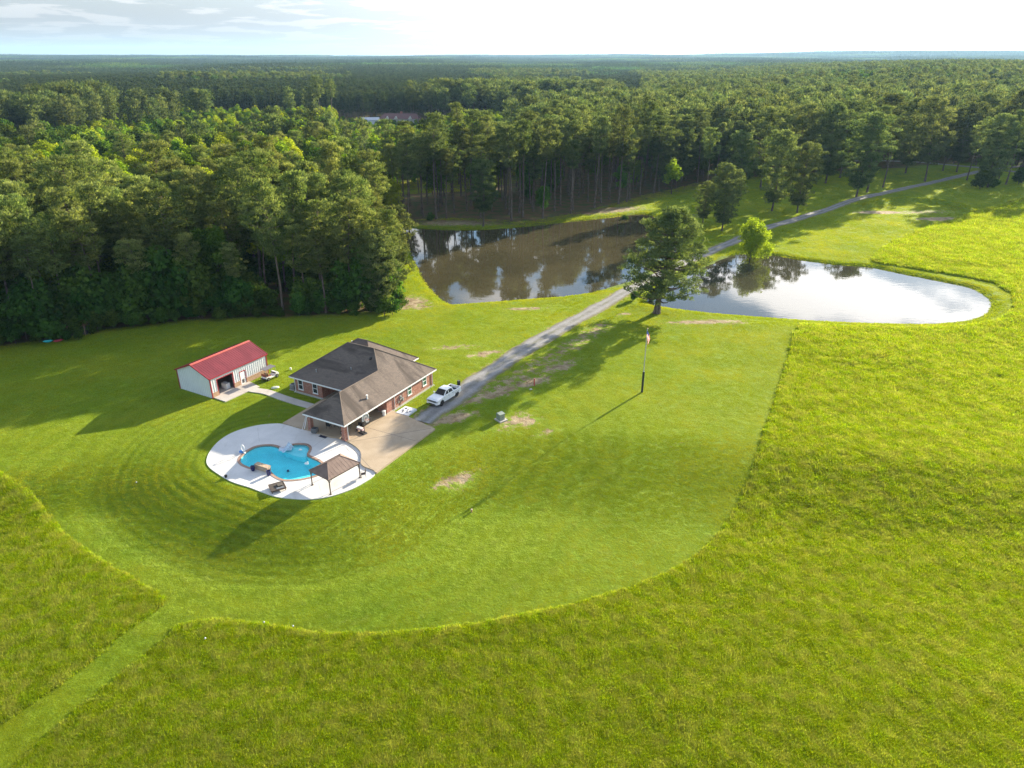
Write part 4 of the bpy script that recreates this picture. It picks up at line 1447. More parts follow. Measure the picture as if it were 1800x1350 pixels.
base = [(-2.85, .55), (-WB / 2 - .52, .42)] + arch(-WB / 2, .52) + [(-WB / 2 + .52, .42), (WB / 2 - .54, .42)] + arch(WB / 2, .53) + [(WB / 2 + .55, .45), (2.86, .48)]
up = [(2.94, .62), (2.95, .95), (2.88, 1.08), (2.45, 1.17), (1.35, 1.24), (1.2, 1.26), (-1.0, 1.26)]
m = MB()
prof = base + up + [(-1.0, .72), (-2.75, .72), (-2.85, .72)]
lay = []
nP = len(prof)
for yy, kx in ((-TW, .985), (-TW + .10, 1.0), (TW - .10, 1.0), (TW, .985)):
    lay.append([(p[0] * kx, yy * (1 - .05 * max(0, (p[1] - .9))), p[1]) for p in prof])
vs = [p for l in lay for p in l]
fs = []
for r_ in range(3):
    fs += [(r_ * nP + i, r_ * nP + (i + 1) % nP, (r_ + 1) * nP + (i + 1) % nP, (r_ + 1) * nP + i) for i in range(nP)]
tri = tessellate_polygon([[Vector((p[0], p[1], 0)) for p in prof]])
fs += [tuple(reversed(q)) for q in tri] + [tuple(3 * nP + i for i in q) for q in tri]
m.add(vs, fs)
# bed sides and tailgate
bedprof = [(-1.0, 1.26), (-2.84, 1.23), (-2.86, .70), (-2.35, .70), (-2.3, .9), (-1.3, .9), (-1.28, .7), (-1.0, .7)]
for sy in (-1, 1):
    a0, a1 = sorted((sy * (TW - .005), sy * (TW - .13)))
    m.extrude_y([(p[0], p[1]) for p in bedprof], a0, a1)
m.span((-2.87, -TW + .14, .70), (-2.78, TW - .14, 1.22))
m.span((-1.06, -TW + .14, .72), (-1.0, TW - .14, 1.27))
m.build('body', M_PAINT, truck, bevel=.018)
m = MB(); m.span((-2.77, -TW + .14, .722), (-1.07, TW - .14, .75)); m.build('bed_floor', M_CHAR, truck)
m = MB()
for sy in (-1, 1):
    a0, a1 = sorted((sy * (TW - .14), sy * (TW - .155)))
    m.span((-2.77, a0, .76), (-1.07, a1, 1.2))
m.build('bed_liner', M_CHAR, truck)
cabl = [(-1.08, 1.245), (-.98, 1.84), (-.3, 1.93), (.35, 1.90), (1.28, 1.245)]
m = MB()
lay = []
for yy, kk in ((-1, 0), (1, 0)):
    lay.append([(p[0], yy * (TW - .06 - .26 * max(0, (p[1] - 1.245)) / .68), p[1]) for p in cabl])
vs = lay[0] + lay[1]
m.add(vs, [(4, 3, 2, 1, 0), (5, 6, 7, 8, 9)] + [(i, (i + 1) % 5, 5 + (i + 1) % 5, 5 + i) for i in range(5)])
cab = m.build('cab', M_PAINT, truck, bevel=.05)


def cab_y(z):
    return TW - .06 - .26 * max(0, (z - 1.245)) / .68


for sy in (-1, 1):
    for poly in ([(.98, 1.33), (.40, 1.76), (.12, 1.80), (.10, 1.33)], [(.0, 1.33), (.02, 1.80), (-.42, 1.81), (-.80, 1.75), (-.88, 1.33)]):
        m = MB()
        vs = [(p[0], sy * (cab_y(p[1]) + .012), p[1]) for p in poly] + [(p[0], sy * (cab_y(p[1]) - .02), p[1]) for p in poly]
        k = len(poly)
        m.add(vs, [tuple(range(k)), tuple(range(2 * k - 1, k - 1, -1))] + [(i, (i + 1) % k, k + (i + 1) % k, k + i) for i in range(k)])
        m.build('side_window', M_TINT, truck)
    for x in (.28, -.72):
        m = MB(); m.box((x, sy * (TW + .012), 1.10), (.2, .03, .035)); m.build('door_handle', M_CHAR, truck)
    for x in (1.15, .05, -.95):
        m = MB(); m.box((x, sy * (TW - .001), .86), (.012, .008, .66)); m.build('door_seam', M_CHAR, truck)
    m = MB(); m.box((.98, sy * (TW + .13), 1.36), (.12, .24, .2)); m.build('mirror', M_PAINT, truck, bevel=.03)
    m = MB(); m.span((2.72, sy * .93 - .06, .86), (2.965, sy * .93 + .06, 1.03)); m.box((2.9, sy * .80, .95), (.11, .30, .17)); m.build('headlight', M_STEEL, truck, bevel=.02)
    m = MB(); m.box((-2.85, sy * (TW - .1), 1.0), (.06, .17, .38)); m.build('taillight', M_RED, truck)
    for xw in (-WB / 2, WB / 2):
        m = MB(); m.lathe([(.25, -.13), (.38, -.13), (WR, -.09), (WR, .09), (.38, .13), (.25, .13)], (xw, sy * (TW - .13), WR), 24, 'Y'); w_ = m.build('wheel', M_RUBBER, truck)
        m = MB(); m.lathe([(.26, -.10), (.26, .10), (.2, .12)], (xw, sy * (TW - .125), WR), 20, 'Y')
        for k in range(6):
            a = k * 1.0472
            m.box((xw + .14 * math.cos(a), sy * (TW - .02), WR + .14 * math.sin(a)), (.22, .03, .05), ry=-a)
        m.build('rim', M_ALLOY, w_)
ws = [(1.20, 1.295), (.42, 1.845)]
m = MB(); m.add([(ws[0][0] + .03, -.80, ws[0][1] + .03), (ws[0][0] + .03, .80, ws[0][1] + .03), (ws[1][0] + .03, .66, ws[1][1] + .03), (ws[1][0] + .03, -.66, ws[1][1] + .03),
                 (ws[0][0] - .05, -.80, ws[0][1] - .02), (ws[0][0] - .05, .80, ws[0][1] - .02), (ws[1][0] - .05, .66, ws[1][1] - .02), (ws[1][0] - .05, -.66, ws[1][1] - .02)],
                [(0, 1, 2, 3), (7, 6, 5, 4), (0, 4, 5, 1), (1, 5, 6, 2), (2, 6, 7, 3), (3, 7, 4, 0)])
m.build('windshield', M_TINT, truck)
m = MB(); m.box((-1.07, 0, 1.56), (.04, 1.3, .4), ry=-.17); m.build('rear_window', M_TINT, truck)
m = MB(); m.box((2.94, 0, .93), (.06, 1.42, .24))
gr_ = m.build('grille', M_BLACK, truck, bevel=.02)
m = MB(); m.box((2.975, 0, .93), (.02, 1.38, .04)); m.build('grille_bar', M_STEEL, gr_)
m = MB(); m.box((2.93, 0, .60), (.16, 1.86, .22)); m.build('bumper', M_PAINT, truck, bevel=.04)
m = MB(); m.box((2.99, 0, .56), (.06, 1.1, .12)); m.build('air_intake', M_BLACK, truck)
m = MB(); m.box((-2.92, 0, .58), (.16, 1.8, .2)); m.build('rear_bumper', M_STEEL, truck, bevel=.03)
m = MB(); m.span((-2.6, -.8, .30), (2.6, .8, .5)); m.build('chassis', M_BLACK, truck)
q = G(806.5, 677)
o = thing('waste_cart', 'small dark cart behind the tailgate of the white pickup', 'cart', (q.x, q.y, gz(q.x, q.y)), .6)
o.scale = (.6, .6, .7)
m = MB(); m.box((0, 0, .55), (.55, .6, .95), taper=1.12); m.build('bin', M_BLACK, o, bevel=.03)
m = MB(); m.box((0, 0, 1.06), (.66, .72, .07)); m.build('lid', M_CHAR, o, bevel=.02)
for sy in (-.28, .28):
    m = MB(); m.lathe([(.07, -.03), (.12, -.03), (.12, .03), (.07, .03)], (-.28, sy, .12), 10, 'Y'); m.build('wheel', M_RUBBER, o)

# ------------------------------------------------------------------ golf cart
q0, q1 = G(473.5, 669), G(485.5, 663.5)
gd = Vector((q1.x - q0.x, q1.y - q0.y, 0)).normalized()
gn = Vector((-gd.y, gd.x, 0))
cc = (q0 + q1) / 2 + gn * .5
cart = thing('golf_cart', 'white golf cart with grey canopy and rust-brown seats beside the barn', 'golf cart', (cc.x, cc.y, 0), math.atan2(gd.y, gd.x))
M_SEAT = plain('rust_seat', (.20, .045, .025), .6)
M_SEATT = plain('tan_seat', (.42, .25, .13), .6)
m = MB()
m.extrude_y([(1.25, .38), (1.3, .62), (1.1, .88), (.72, .92), (.62, .48), (-.1, .44), (-.12, .66), (-1.15, .70), (-1.25, .5), (-1.2, .34), (.4, .30)], -.56, .56)
m.build('body', M_PAINT, cart, bevel=.035)
for z, x in ((.72, -.4), (.74, -.95)):
    m = MB(); m.box((x, 0, z), (.48, 1.05, .14)); m.build('seat', M_SEAT, cart, bevel=.03)
m = MB(); m.box((-.68, 0, 1.0), (.12, 1.05, .42), ry=-.12); m.build('backrest', M_SEATT, cart, bevel=.03)
m = MB(); m.box((-1.2, 0, .98), (.1, 1.0, .34), ry=.12); m.build('backrest', M_SEAT, cart, bevel=.03)
m = MB(); m.box((-1.42, 0, .44), (.36, .95, .06)); m.build('rear_step', M_CHAR, cart)
m = MB(); m.box((-.22, 0, 1.92), (2.15, 1.2, .07)); m.build('canopy', plain('grey_canopy', (.17, .16, .175), .5), cart, bevel=.03)
for sy in (-.52, .52):
    m = MB(); m.tube([(.95, sy, .85), (.68, sy, 1.9)], .028, 6); m.build('canopy_post', M_STEEL, cart)
    m = MB(); m.tube([(-1.15, sy, .66), (-1.2, sy, 1.9)], .028, 6); m.build('canopy_post', M_STEEL, cart)
    m = MB(); m.lathe([(.06, -.02), (.10, 0), (.06, .02)], (1.22, sy * .7, .62), 10, 'X'); m.build('headlight', M_STEEL, cart)
    for x in (-.85, .85):
        m = MB(); m.lathe([(.12, -.12), (.25, -.12), (.29, -.07), (.29, .07), (.25, .12), (.12, .12)], (x, sy * 1.02, .29), 18, 'Y'); w_ = m.build('wheel', M_RUBBER, cart)
        m = MB(); m.lathe([(.03, -.125), (.15, -.125), (.15, .125), (.03, .125)], (x, sy * 1.02, .29), 14, 'Y'); m.build('rim', M_ALLOY, w_)
m = MB(); m.tube([(.72, .25, .85), (.42, .25, 1.08)], .025, 6); m.tube([(.42 + .05 * math.cos(a), .25 + .17 * math.sin(a), 1.08 + .16 * math.cos(a)) for a in np.linspace(0, 6.2832, 15)], .018, 5, False); m.build('steering_wheel', M_BLACK, cart)
m = MB(); m.box((.69, 0, .7), (.06, 1.0, .34)); m.build('dashboard', M_BLACK, cart)

# ------------------------------------------------------------------ flagpole and flag
q = GS(1128.5, 689)
FP = Vector((q.x, q.y, gz(q.x, q.y)))
fh = height_at(1128.5, 689, 578)
pole = thing('flagpole', 'tall white flagpole with a thick black padded lower half on the lawn', 'flagpole', FP)
M_POLE = plain('white_pole', (.45, .45, .44), .35)
m = MB(); m.tube([(0, 0, 0), (0, 0, 3.4), (.03, 0, fh)], [.075, .07, .05], 8); m.build('pole', M_POLE, pole)
m = MB(); m.tube([(0, 0, .02), (0, 0, 3.35)], .165, 12); m.build('padding', plain('black_padding', (.02, .03, .02), .7), pole)
m = MB(); m.tube([(0, 0, 3.36), (0, 0, 3.44)], .12, 12); m.build('collar', M_STEEL, pole)
m = MB(); m.lathe([(.01, -.1), (.09, -.06), (.11, 0), (.09, .07), (.01, .1)], (.03, 0, fh + .08), 12); m.build('finial', plain('gilt', (.55, .40, .20), .3, .6), pole, smooth=True)
m = MB(); m.tube([(-.07, -.04, 1.2), (-.05, -.03, fh - .1)], .008, 4); m.build('halyard', M_WHITE, pole)
# limp flag: hangs in folds down the pole, stripes running down, blue canton at the top
NU, NV = 26, 13
FT, FL = fh - .25, 2.15
def cloth(name, col):
    t = NT(name)
    c = t.mix(t.ramp(t.noise(t.obj(), 6, 3), .3, .7), tuple(x * .92 for x in col), col)
    return t.surf(t.n('ShaderNodeMixShader', {0: .5, 1: t.n('ShaderNodeBsdfDiffuse', {'Color': c}).outputs[0], 2: t.n('ShaderNodeBsdfTranslucent', {'Color': c}).outputs[0]}).outputs[0])


M_FR, M_FW, M_FB = cloth('flag_red', (.75, .05, .05)), cloth('flag_white', (.85, .83, .80)), cloth('flag_blue', (.03, .05, .22))
vs, fs, mi = [], [], []
for i in range(NU + 1):
    for j in range(NV + 1):
        uu, vv = i / NU, j / NV                      # u along the fly, v from top stripe to bottom
        drop = uu * .98 + .62 * vv
        fold = .13 * math.sin(uu * 16 + vv * 3) * uu
        vs.append((-.04 + .52 * uu ** .5 * (1 - .4 * vv) + .5 * fold, fold - .10, FT - drop * 1.35))
for i in range(NU):
    for j in range(NV):
        fs.append((i * (NV + 1) + j, (i + 1) * (NV + 1) + j, (i + 1) * (NV + 1) + j + 1, i * (NV + 1) + j + 1))
        mi.append(2 if (i < NU * .4 and j < 7) else (0 if j % 2 == 0 else 1))
m = MB(); m.v, m.f, m.mi = vs, fs, mi
fo = m.build('flag', [M_FR, M_FW, M_FB], None, smooth=True)
fo.location = FP
tag(fo, 'red and white striped flag with a blue star field hanging limp', 'flag')
# white stars sewn on the canton
m = MB()
for a in range(4):
    for b in range(3):
        i, j = 1 + a * 2.5, .8 + b * 2
        uu, vv = i / NU, j / NV
        drop = uu * .98 + .62 * vv
        fold = .13 * math.sin(uu * 16 + vv * 3) * uu
        c = Vector((-.04 + .52 * uu ** .5 * (1 - .4 * vv) + .5 * fold, fold - .115, FT - drop * 1.35))
        ring = [c + Vector(((.035 if k % 2 == 0 else .015) * math.sin(k * .62832), 0, (.035 if k % 2 == 0 else .015) * math.cos(k * .62832))) for k in range(10)]
        m.add(ring + [c], [(10, k, (k + 1) % 10) for k in range(10)])
m.build('star', M_FW, fo, fix=False)
for c in fo.children:
    c.parent = fo

# ------------------------------------------------------------------ utility box, stakes, oddments on the lawn
q = GS(880, 738)
ub = thing('utility_box', 'pale green-grey utility box on a concrete pad in the lawn', 'utility box', (q.x, q.y, gz(q.x, q.y)), R(38))
M_UTIL = plain('utility_green', (.23, .27, .22), .55, var=.06)
m = MB(); m.span((-.42, -.42, .12), (.42, .45, .98)); m.build('cabinet', M_UTIL, ub, bevel=.02)
m = MB(); m.add([(-.46, -.46, .985), (.46, -.46, .985), (.46, .49, .985), (-.46, .49, .985), (-.46, -.46, 1.03), (.46, -.46, 1.03), (.46, .3, 1.12), (-.46, .3, 1.12)],
                [(3, 2, 1, 0), (4, 5, 6, 7), (0, 1, 5, 4), (1, 2, 6, 5), (2, 3, 7, 6), (3, 0, 4, 7)]); m.build('lid', M_UTIL, ub)
m = MB(); m.span((-.65, -.75, -.05), (.7, .65, .12)); m.build('pad', M_FOUND, ub)
m = MB(); m.span((-.02, -.44, .45), (.02, -.42, .6)); m.build('latch', M_CHAR, ub)
q = G(934, 683)
M_WOOD = plain('weathered_wood', (.33, .22, .13), .85, var=.25, scale=8)
fd = G(939, 676) - G(925, 681)
fa = math.atan2(fd.y, fd.x)
q = G(925, 681)
zq = gz(q.x, q.y)
o = thing('plank_rail', 'low sagging plank rail on thin stakes beside the bare soil', 'rail', (q.x, q.y, zq), fa)
for x, h in ((0, .95), (.28, .8), (1.5, .9)):
    m = MB(); m.tube([(x, 0, -.1), (x + .03, .02, h)], .035, 6); m.build('stake', M_WOOD, o)
m = MB(); m.box((.75, .02, .93), (1.7, .04, .1), ry=-.18); m.build('plank', M_WOOD, o)
m = MB(); m.tube([(.1, -.02, .75), (.8, -.03, .35), (1.5, -.02, .7)], .025, 5); m.build('cable', M_BLACK, o)
q = G(937.5, 678)
o = thing('marker_post', 'short red marker post beside the low plank rail', 'post', (q.x + .15, q.y, gz(q.x, q.y)))
m = MB(); m.box((0, 0, .6), (.16, .16, 1.15)); m.build('post', plain('marker_red', (.55, .07, .06), .5), o, bevel=.02)
m = MB(); m.box((0, 0, 1.2), (.2, .2, .05)); m.build('cap', plain('marker_cap', (.65, .25, .2), .5), o)
q = G(933, 683)
o = tag(MB().box((0, 0, .05), (.5, .35, .1), .4, taper=.7).build('flat_stone', M_FOUND), 'pale flat stone at the foot of the plank rail', 'stone')
o.location = (q.x, q.y - .3, gz(q.x, q.y))
M_BALL = plain('white_ball', (.5, .5, .48), .6)
for (px, py, nm, cat, lab, r, mm) in (
        (240, 849, 'ball', 'ball', 'white ball on the open lawn left of the pool deck', .08, M_BALL), (516, 1106, 'ball', 'ball', 'white ball on the tall grass rim, nearer the middle of the curve', .085, M_BALL),
        (465, 1099, 'ball', 'ball', 'white ball on the tall grass rim, nearer the mown path', .085, M_BALL), (362, 1128, 'ball', 'ball', 'white ball lying in the tall grass by the mown path', .09, M_BALL)):
    q = GS(px, py)
    o = tag(MB().lathe([(.01, -r), (r * .7, -r * .7), (r, 0), (r * .7, r * .7), (.01, r)], (0, 0, 0), 14).build(nm, mm, smooth=True), lab, cat)
    o.location = (q.x, q.y, gz(q.x, q.y) + r + (.3 if py > 1095 and px > 260 else .04))
q = GS(829, 900)
o = thing('stub_post', 'short tan stub post with a pale top standing alone in the lawn', 'post', (q.x, q.y, gz(q.x, q.y)))
m = MB(); m.lathe([(.09, -.1), (.1, .3), (.08, .33)], (0, 0, 0), 10); m.build('pipe', plain('tan_pipe', (.45, .25, .13), .7), o)
m = MB(); m.lathe([(.11, .30), (.11, .38), (.04, .4)], (0, 0, 0), 10); m.build('cap', plain('pale_cap', (.6, .45, .35), .6), o)
q = G(484, 682)
o = thing('tank_cover', 'pale oval cover lying in the grass between barn and house', 'cover', (q.x, q.y, 0), .4)
m = MB(); m.lathe([(.55, -.05), (.52, .14), (.4, .2), (.1, .22)], (0, 0, 0), 16, squash=(1.1, .7)); m.build('cover', plain('pale_green_plastic', (.55, .60, .50), .5), o, smooth=True)
m = MB(); m.lathe([(.06, .2), (.05, .25), (.02, .26)], (0, 0, 0), 8); m.build('knob', M_CHAR, o)
q = G(511, 650)
o = tag(MB().lathe([(.14, 0), (.17, .3), (.12, .36)], (0, 0, 0), 10).build('bucket', M_WHITE), 'small white bucket in the grass behind the left corner of the house', 'bucket')
o.location = (q.x, q.y, 0)
for (px, py, c, lab, a) in ((85, 601.5, (.05, .62, .66), 'turquoise kayak lying at the edge of the left wood', .4), (103, 600.5, (.55, .05, .07), 'red kayak lying beside the turquoise one at the wood edge', .7)):
    q = G(px, py)
    o = thing('kayak', lab, 'kayak', (q.x, q.y, gz(q.x, q.y)), a)
    o.scale = (.75, .75, .8)
    m = MB(); m.lathe([(.02, -1.1), (.26, -.6), (.34, 0), (.26, .6), (.02, 1.1)], (0, 0, .3), 12, 'X'); m.build('hull', plain('kayak_plastic', c, .35), o, smooth=True)
    m = MB(); m.box((0, 0, .61), (.9, .4, .06)); m.build('cockpit', M_BLACK, o, bevel=.02)
# vine-grown shed at the edge of the left wood
q = G(128, 594)
o = thing('garden_shed', 'small shed with a brown roof half grown over by leaves at the wood edge', 'shed', (q.x, q.y + 2.5, gz(q.x, q.y)), R(12))
o.scale = (.9, .9, .9)
m = MB(); m.span((-1.6, -1.2, 0), (1.6, 1.2, 2.0)); m.build('wall', M_CHAR, o)
m = MB(); m.add([(-1.9, -1.5, 1.95), (1.9, -1.5, 1.95), (1.9, 0, 2.7), (-1.9, 0, 2.7), (-1.9, 1.5, 1.95), (1.9, 1.5, 1.95)], [(0, 1, 2, 3), (3, 2, 5, 4), (0, 3, 4), (1, 5, 2)]); m.build('roof', plain('rusty_roof', (.16, .075, .05), .8, var=.3), o, fix=False)
for x in (-1.5, 1.5):
    m = MB(); m.tube([(x, -1.9, 0), (x * 1.02, -1.6, 1.95)], .06, 6); m.build('post', M_WOOD, o)
# boat on the far shore of the left pond
q = G(1137, 437, WATER_Z)
o = thing('jon_boat', 'small pale blue flat boat by the left pond shore behind the big pine', 'boat', (q.x, q.y, WATER_Z), R(12))
M_BOAT = plain('boat_paint', (.50, .60, .68), .3, .2)
m = MB()
hull = [(-2.3, -.7), (1.2, -.72), (2.1, -.45), (2.4, 0), (2.1, .45), (1.2, .72), (-2.3, .7)]
vs = [(p[0], p[1], .5) for p in hull] + [(p[0] * .92, p[1] * .75, -.12) for p in hull] + [(p[0] * .96, p[1] * .9, .5) for p in hull] + [(p[0] * .9, p[1] * .7, .0) for p in hull]
fs = [(7 + i, 7 + (i + 1) % 7, (i + 1) % 7, i) for i in range(7)] + [(i, (i + 1) % 7, 14 + (i + 1) % 7, 14 + i) for i in range(7)] + [(14 + i, 14 + (i + 1) % 7, 21 + (i + 1) % 7, 21 + i) for i in range(7)] + [tuple(range(21, 28)), tuple(range(13, 6, -1))]
m.add(vs, fs); m.build('hull', M_BOAT, o)
for x in (-1.7, -.2, 1.2):
    m = MB(); m.box((x, 0, .36), (.35, 1.15, .05)); m.build('bench', M_BOAT, o)
# pale dead snag sticking out of the right pond
q = G(1293, 458, WATER_Z)
o = thing('dead_snag', 'pale broken branch sticking out of the water beside the bright green tree', 'snag', (q.x, q.y, WATER_Z - .2))
M_DEAD = plain('dead_wood', (.48, .44, .40), .9)
m = MB(); m.tube([(0, 0, 0), (.3, .1, 1.0), (.9, 0, 2.0)], [.12, .09, .04], 6); m.build('trunk', M_DEAD, o)
m = MB(); m.tube([(.3, .1, 1.0), (.0, .0, 1.6), (-.3, .1, 1.9)], [.07, .05, .02], 5); m.tube([(.5, .1, 1.35), (1.1, .2, 1.5)], [.06, .02], 5); m.build('branch', M_DEAD, o)

# ------------------------------------------------------------------ far house beyond the young trees
q = G(690, 217)
FH = Vector((q.x, q.y, gz(q.x, q.y)))
fho = thing('farmhouse', 'distant house with purple-brown roof and red chimney among the trees', 'house', FH, R(-4))
M_FROOF = plain('brown_roof', (.17, .085, .08), .85)
m = MB(); m.span((-8, -5, 0), (20, 5, 3.2)); m.build('wall', plain('cream_siding', (.55, .50, .43), .8), fho)
m = MB(); a = [(-9, -6, 3.2), (21, -6, 3.2), (21, 6, 3.2), (-9, 6, 3.2), (-5.5, 0, 6.6), (18, 0, 6.6)]
m.add(a, [(0, 1, 5, 4), (1, 2, 5), (2, 3, 4, 5), (3, 0, 4)]); fr_ = m.build('roof', M_FROOF, fho, fix=False)
m = MB(); m.box((7.0, .6, 6.8), (1.6, 1.0, 2.0)); m.build('chimney', plain('chimney_brick', (.40, .13, .09), .9), fr_)
for x in (-2.5, 4.0, 14.5):
    m = MB(); m.add([(x - 1.6, -6.1, 3.0), (x + 1.6, -6.1, 3.0), (x, -6.1, 5.0), (x - 1.6, -3, 3.6), (x + 1.6, -3, 3.6), (x, -2.6, 5.0)], [(0, 1, 2), (0, 2, 5, 3), (1, 4, 5, 2)]); dg = m.build('gable', plain('gable_cream', (.62, .58, .50), .8), fr_)
for x in (-4, 1, 8, 12, 17):
    m = MB(); m.span((x, -5.08, 1.0), (x + 1.4, -5.0, 2.6)); w_ = m.build('window', M_WHITE, fho)
    m = MB(); m.span((x + .15, -5.12, 1.15), (x + 1.25, -5.085, 2.45)); m.build('pane', M_GLASS, w_)
q = G(652, 219)
o = thing('metal_shed', 'distant pale metal-roofed shed beside the purple-brown farmhouse', 'shed', (q.x, q.y, gz(q.x, q.y)), R(8))
m = MB(); m.span((-6, -4, 0), (6, 4, 3.0)); m.build('wall', M_PANEL, o)
m = MB(); m.add([(-6.4, -4.5, 2.9), (6.4, -4.5, 2.9), (6.4, 0, 4.6), (-6.4, 0, 4.6), (-6.4, 4.5, 2.9), (6.4, 4.5, 2.9)], [(0, 1, 2, 3), (3, 2, 5, 4), (0, 3, 4), (1, 5, 2)]); m.build('roof', plain('galvanised_roof', (.55, .55, .56), .4, .2), o, fix=False)


# ------------------------------------------------------------------ plants: meshes
def norm(a):
    return a / np.maximum(np.linalg.norm(a, axis=-1, keepdims=True), 1e-9)


def rand_dir(r, n, up=0.0):
    v = r.normal(size=(n, 3))
    v[:, 2] += up
    return norm(v)


def blades(r, p, d, length, width):
    """tapered quads: from points p along d"""
    n = len(p)
    w = norm(np.cross(d, rand_dir(r, n))) * (width * 0.5)[:, None]
    L = d * length[:, None]
    v = np.stack([p - w, p + w, p + L + w * 0.55, p + L - w * 0.55], 1).reshape(-1, 3)
    return v, np.arange(n * 4).reshape(n, 4)


def leaves(r, p, nrm, size):
    n = len(p)
    a = norm(np.cross(nrm, rand_dir(r, n))) * (size * 0.5)[:, None]
    b = np.cross(nrm, a) * 0.75
    v = np.stack([p - a, p + b * .9 - a * .1, p + a, p - b * .9 + a * .1], 1).reshape(-1, 3)
    return v, np.arange(n * 4).reshape(n, 4)


def in_ball(r, n, shell=0.5):
    return rand_dir(r, n) * (r.uniform(shell ** 3, 1, n) ** (1 / 3))[:, None]


def wood_mesh(name, segs, mat):
    """segs: lists of (points, radii)"""
    m = MB()
    for pts, rad, n in segs:
        m.tube(pts, rad, n, False)
    me = bpy.data.meshes.new(name)
    me.from_pydata([tuple(p) for p in m.v], [], m.f)
    me.materials.append(mat)
    me.polygons.foreach_set('use_smooth', [True] * len(me.polygons))
    return me


t = NT('pine_bark')
p_ = t.obj()
f = t.noise(t.mapping(p_, (2.5, 2.5, .6)), 2.0, 5)
t.pbr(t.mix(t.ramp(f, .35, .65), (0.085, 0.06, 0.048), (0.19, 0.15, 0.125)), 0.95, t.bump(f, .5, .05), spec=.1)
M_BARK = t.mat
M_PINE = leaf_mat('pine_needles', (0.072, 0.112, 0.036), (0.25, 0.29, 0.11), .46, .02, .3)
M_PINE_B = leaf_mat('dark_pine_needles', (0.052, 0.084, 0.036), (0.175, 0.215, 0.092), .44, .02, .28)
M_LEAF = leaf_mat('broad_leaves', (0.055, 0.115, 0.013), (0.15, 0.235, 0.03), .48, .03, .3)
M_LEAFY = leaf_mat('yellow_green_leaves', (0.15, 0.23, 0.012), (0.33, 0.41, 0.035), .52, .025, .25)
M_UNDER = leaf_mat('undergrowth_leaves', (0.035, 0.085, 0.014), (0.105, 0.185, 0.032), .42, .03, .3)


def clumps_to_mesh(name, r, centres, radii, per, mat, kind, size, flat=0.6, crown_c=None, up=0.5):
    V, F, T = [], [], []
    b = 0
    for c, rad, in zip(centres, radii):
        k = max(5, int(per * rad * rad))
        o = in_ball(r, k, .45) * np.array([1, 1, flat])
        p = c + o * rad
        out = norm(o + np.array([0, 0, up]) + (0 if crown_c is None else 0.5 * norm(c - crown_c)))
        sz = size * r.uniform(.7, 1.35, k)
        if kind == 'needle':
            v, f_ = blades(r, p, norm(out + r.normal(size=(k, 3)) * .45), sz, sz * .38)
        else:
            v, f_ = leaves(r, p, norm(out * .8 + r.normal(size=(k, 3)) * .6), sz)
        V.append(v)
        F.append(f_ + b)
        b += len(v)
        tn = np.clip(r.uniform(.1, .9) + r.normal(size=k) * .16, 0, 1)
        T.append(np.repeat(tn, 4))
    return np_mesh(name, np.concatenate(V), np.concatenate(F), [mat], dict(tint=np.concatenate(T)))


def limb(r, a, b, r0, sag=.1, n=4):
    a, b = np.array(a), np.array(b)
    pts, L = [], np.linalg.norm(b - a)
    side = r.normal(size=3) * L * .05
    for k in range(n):
        q = k / (n - 1)
        p = a + (b - a) * q + side * math.sin(q * 3.14) + np.array([0, 0, -sag * L * math.sin(q * 3.14)])
        pts.append(tuple(p))
    return pts, [r0 * (1 - .8 * k / (n - 1)) for k in range(n)], 5


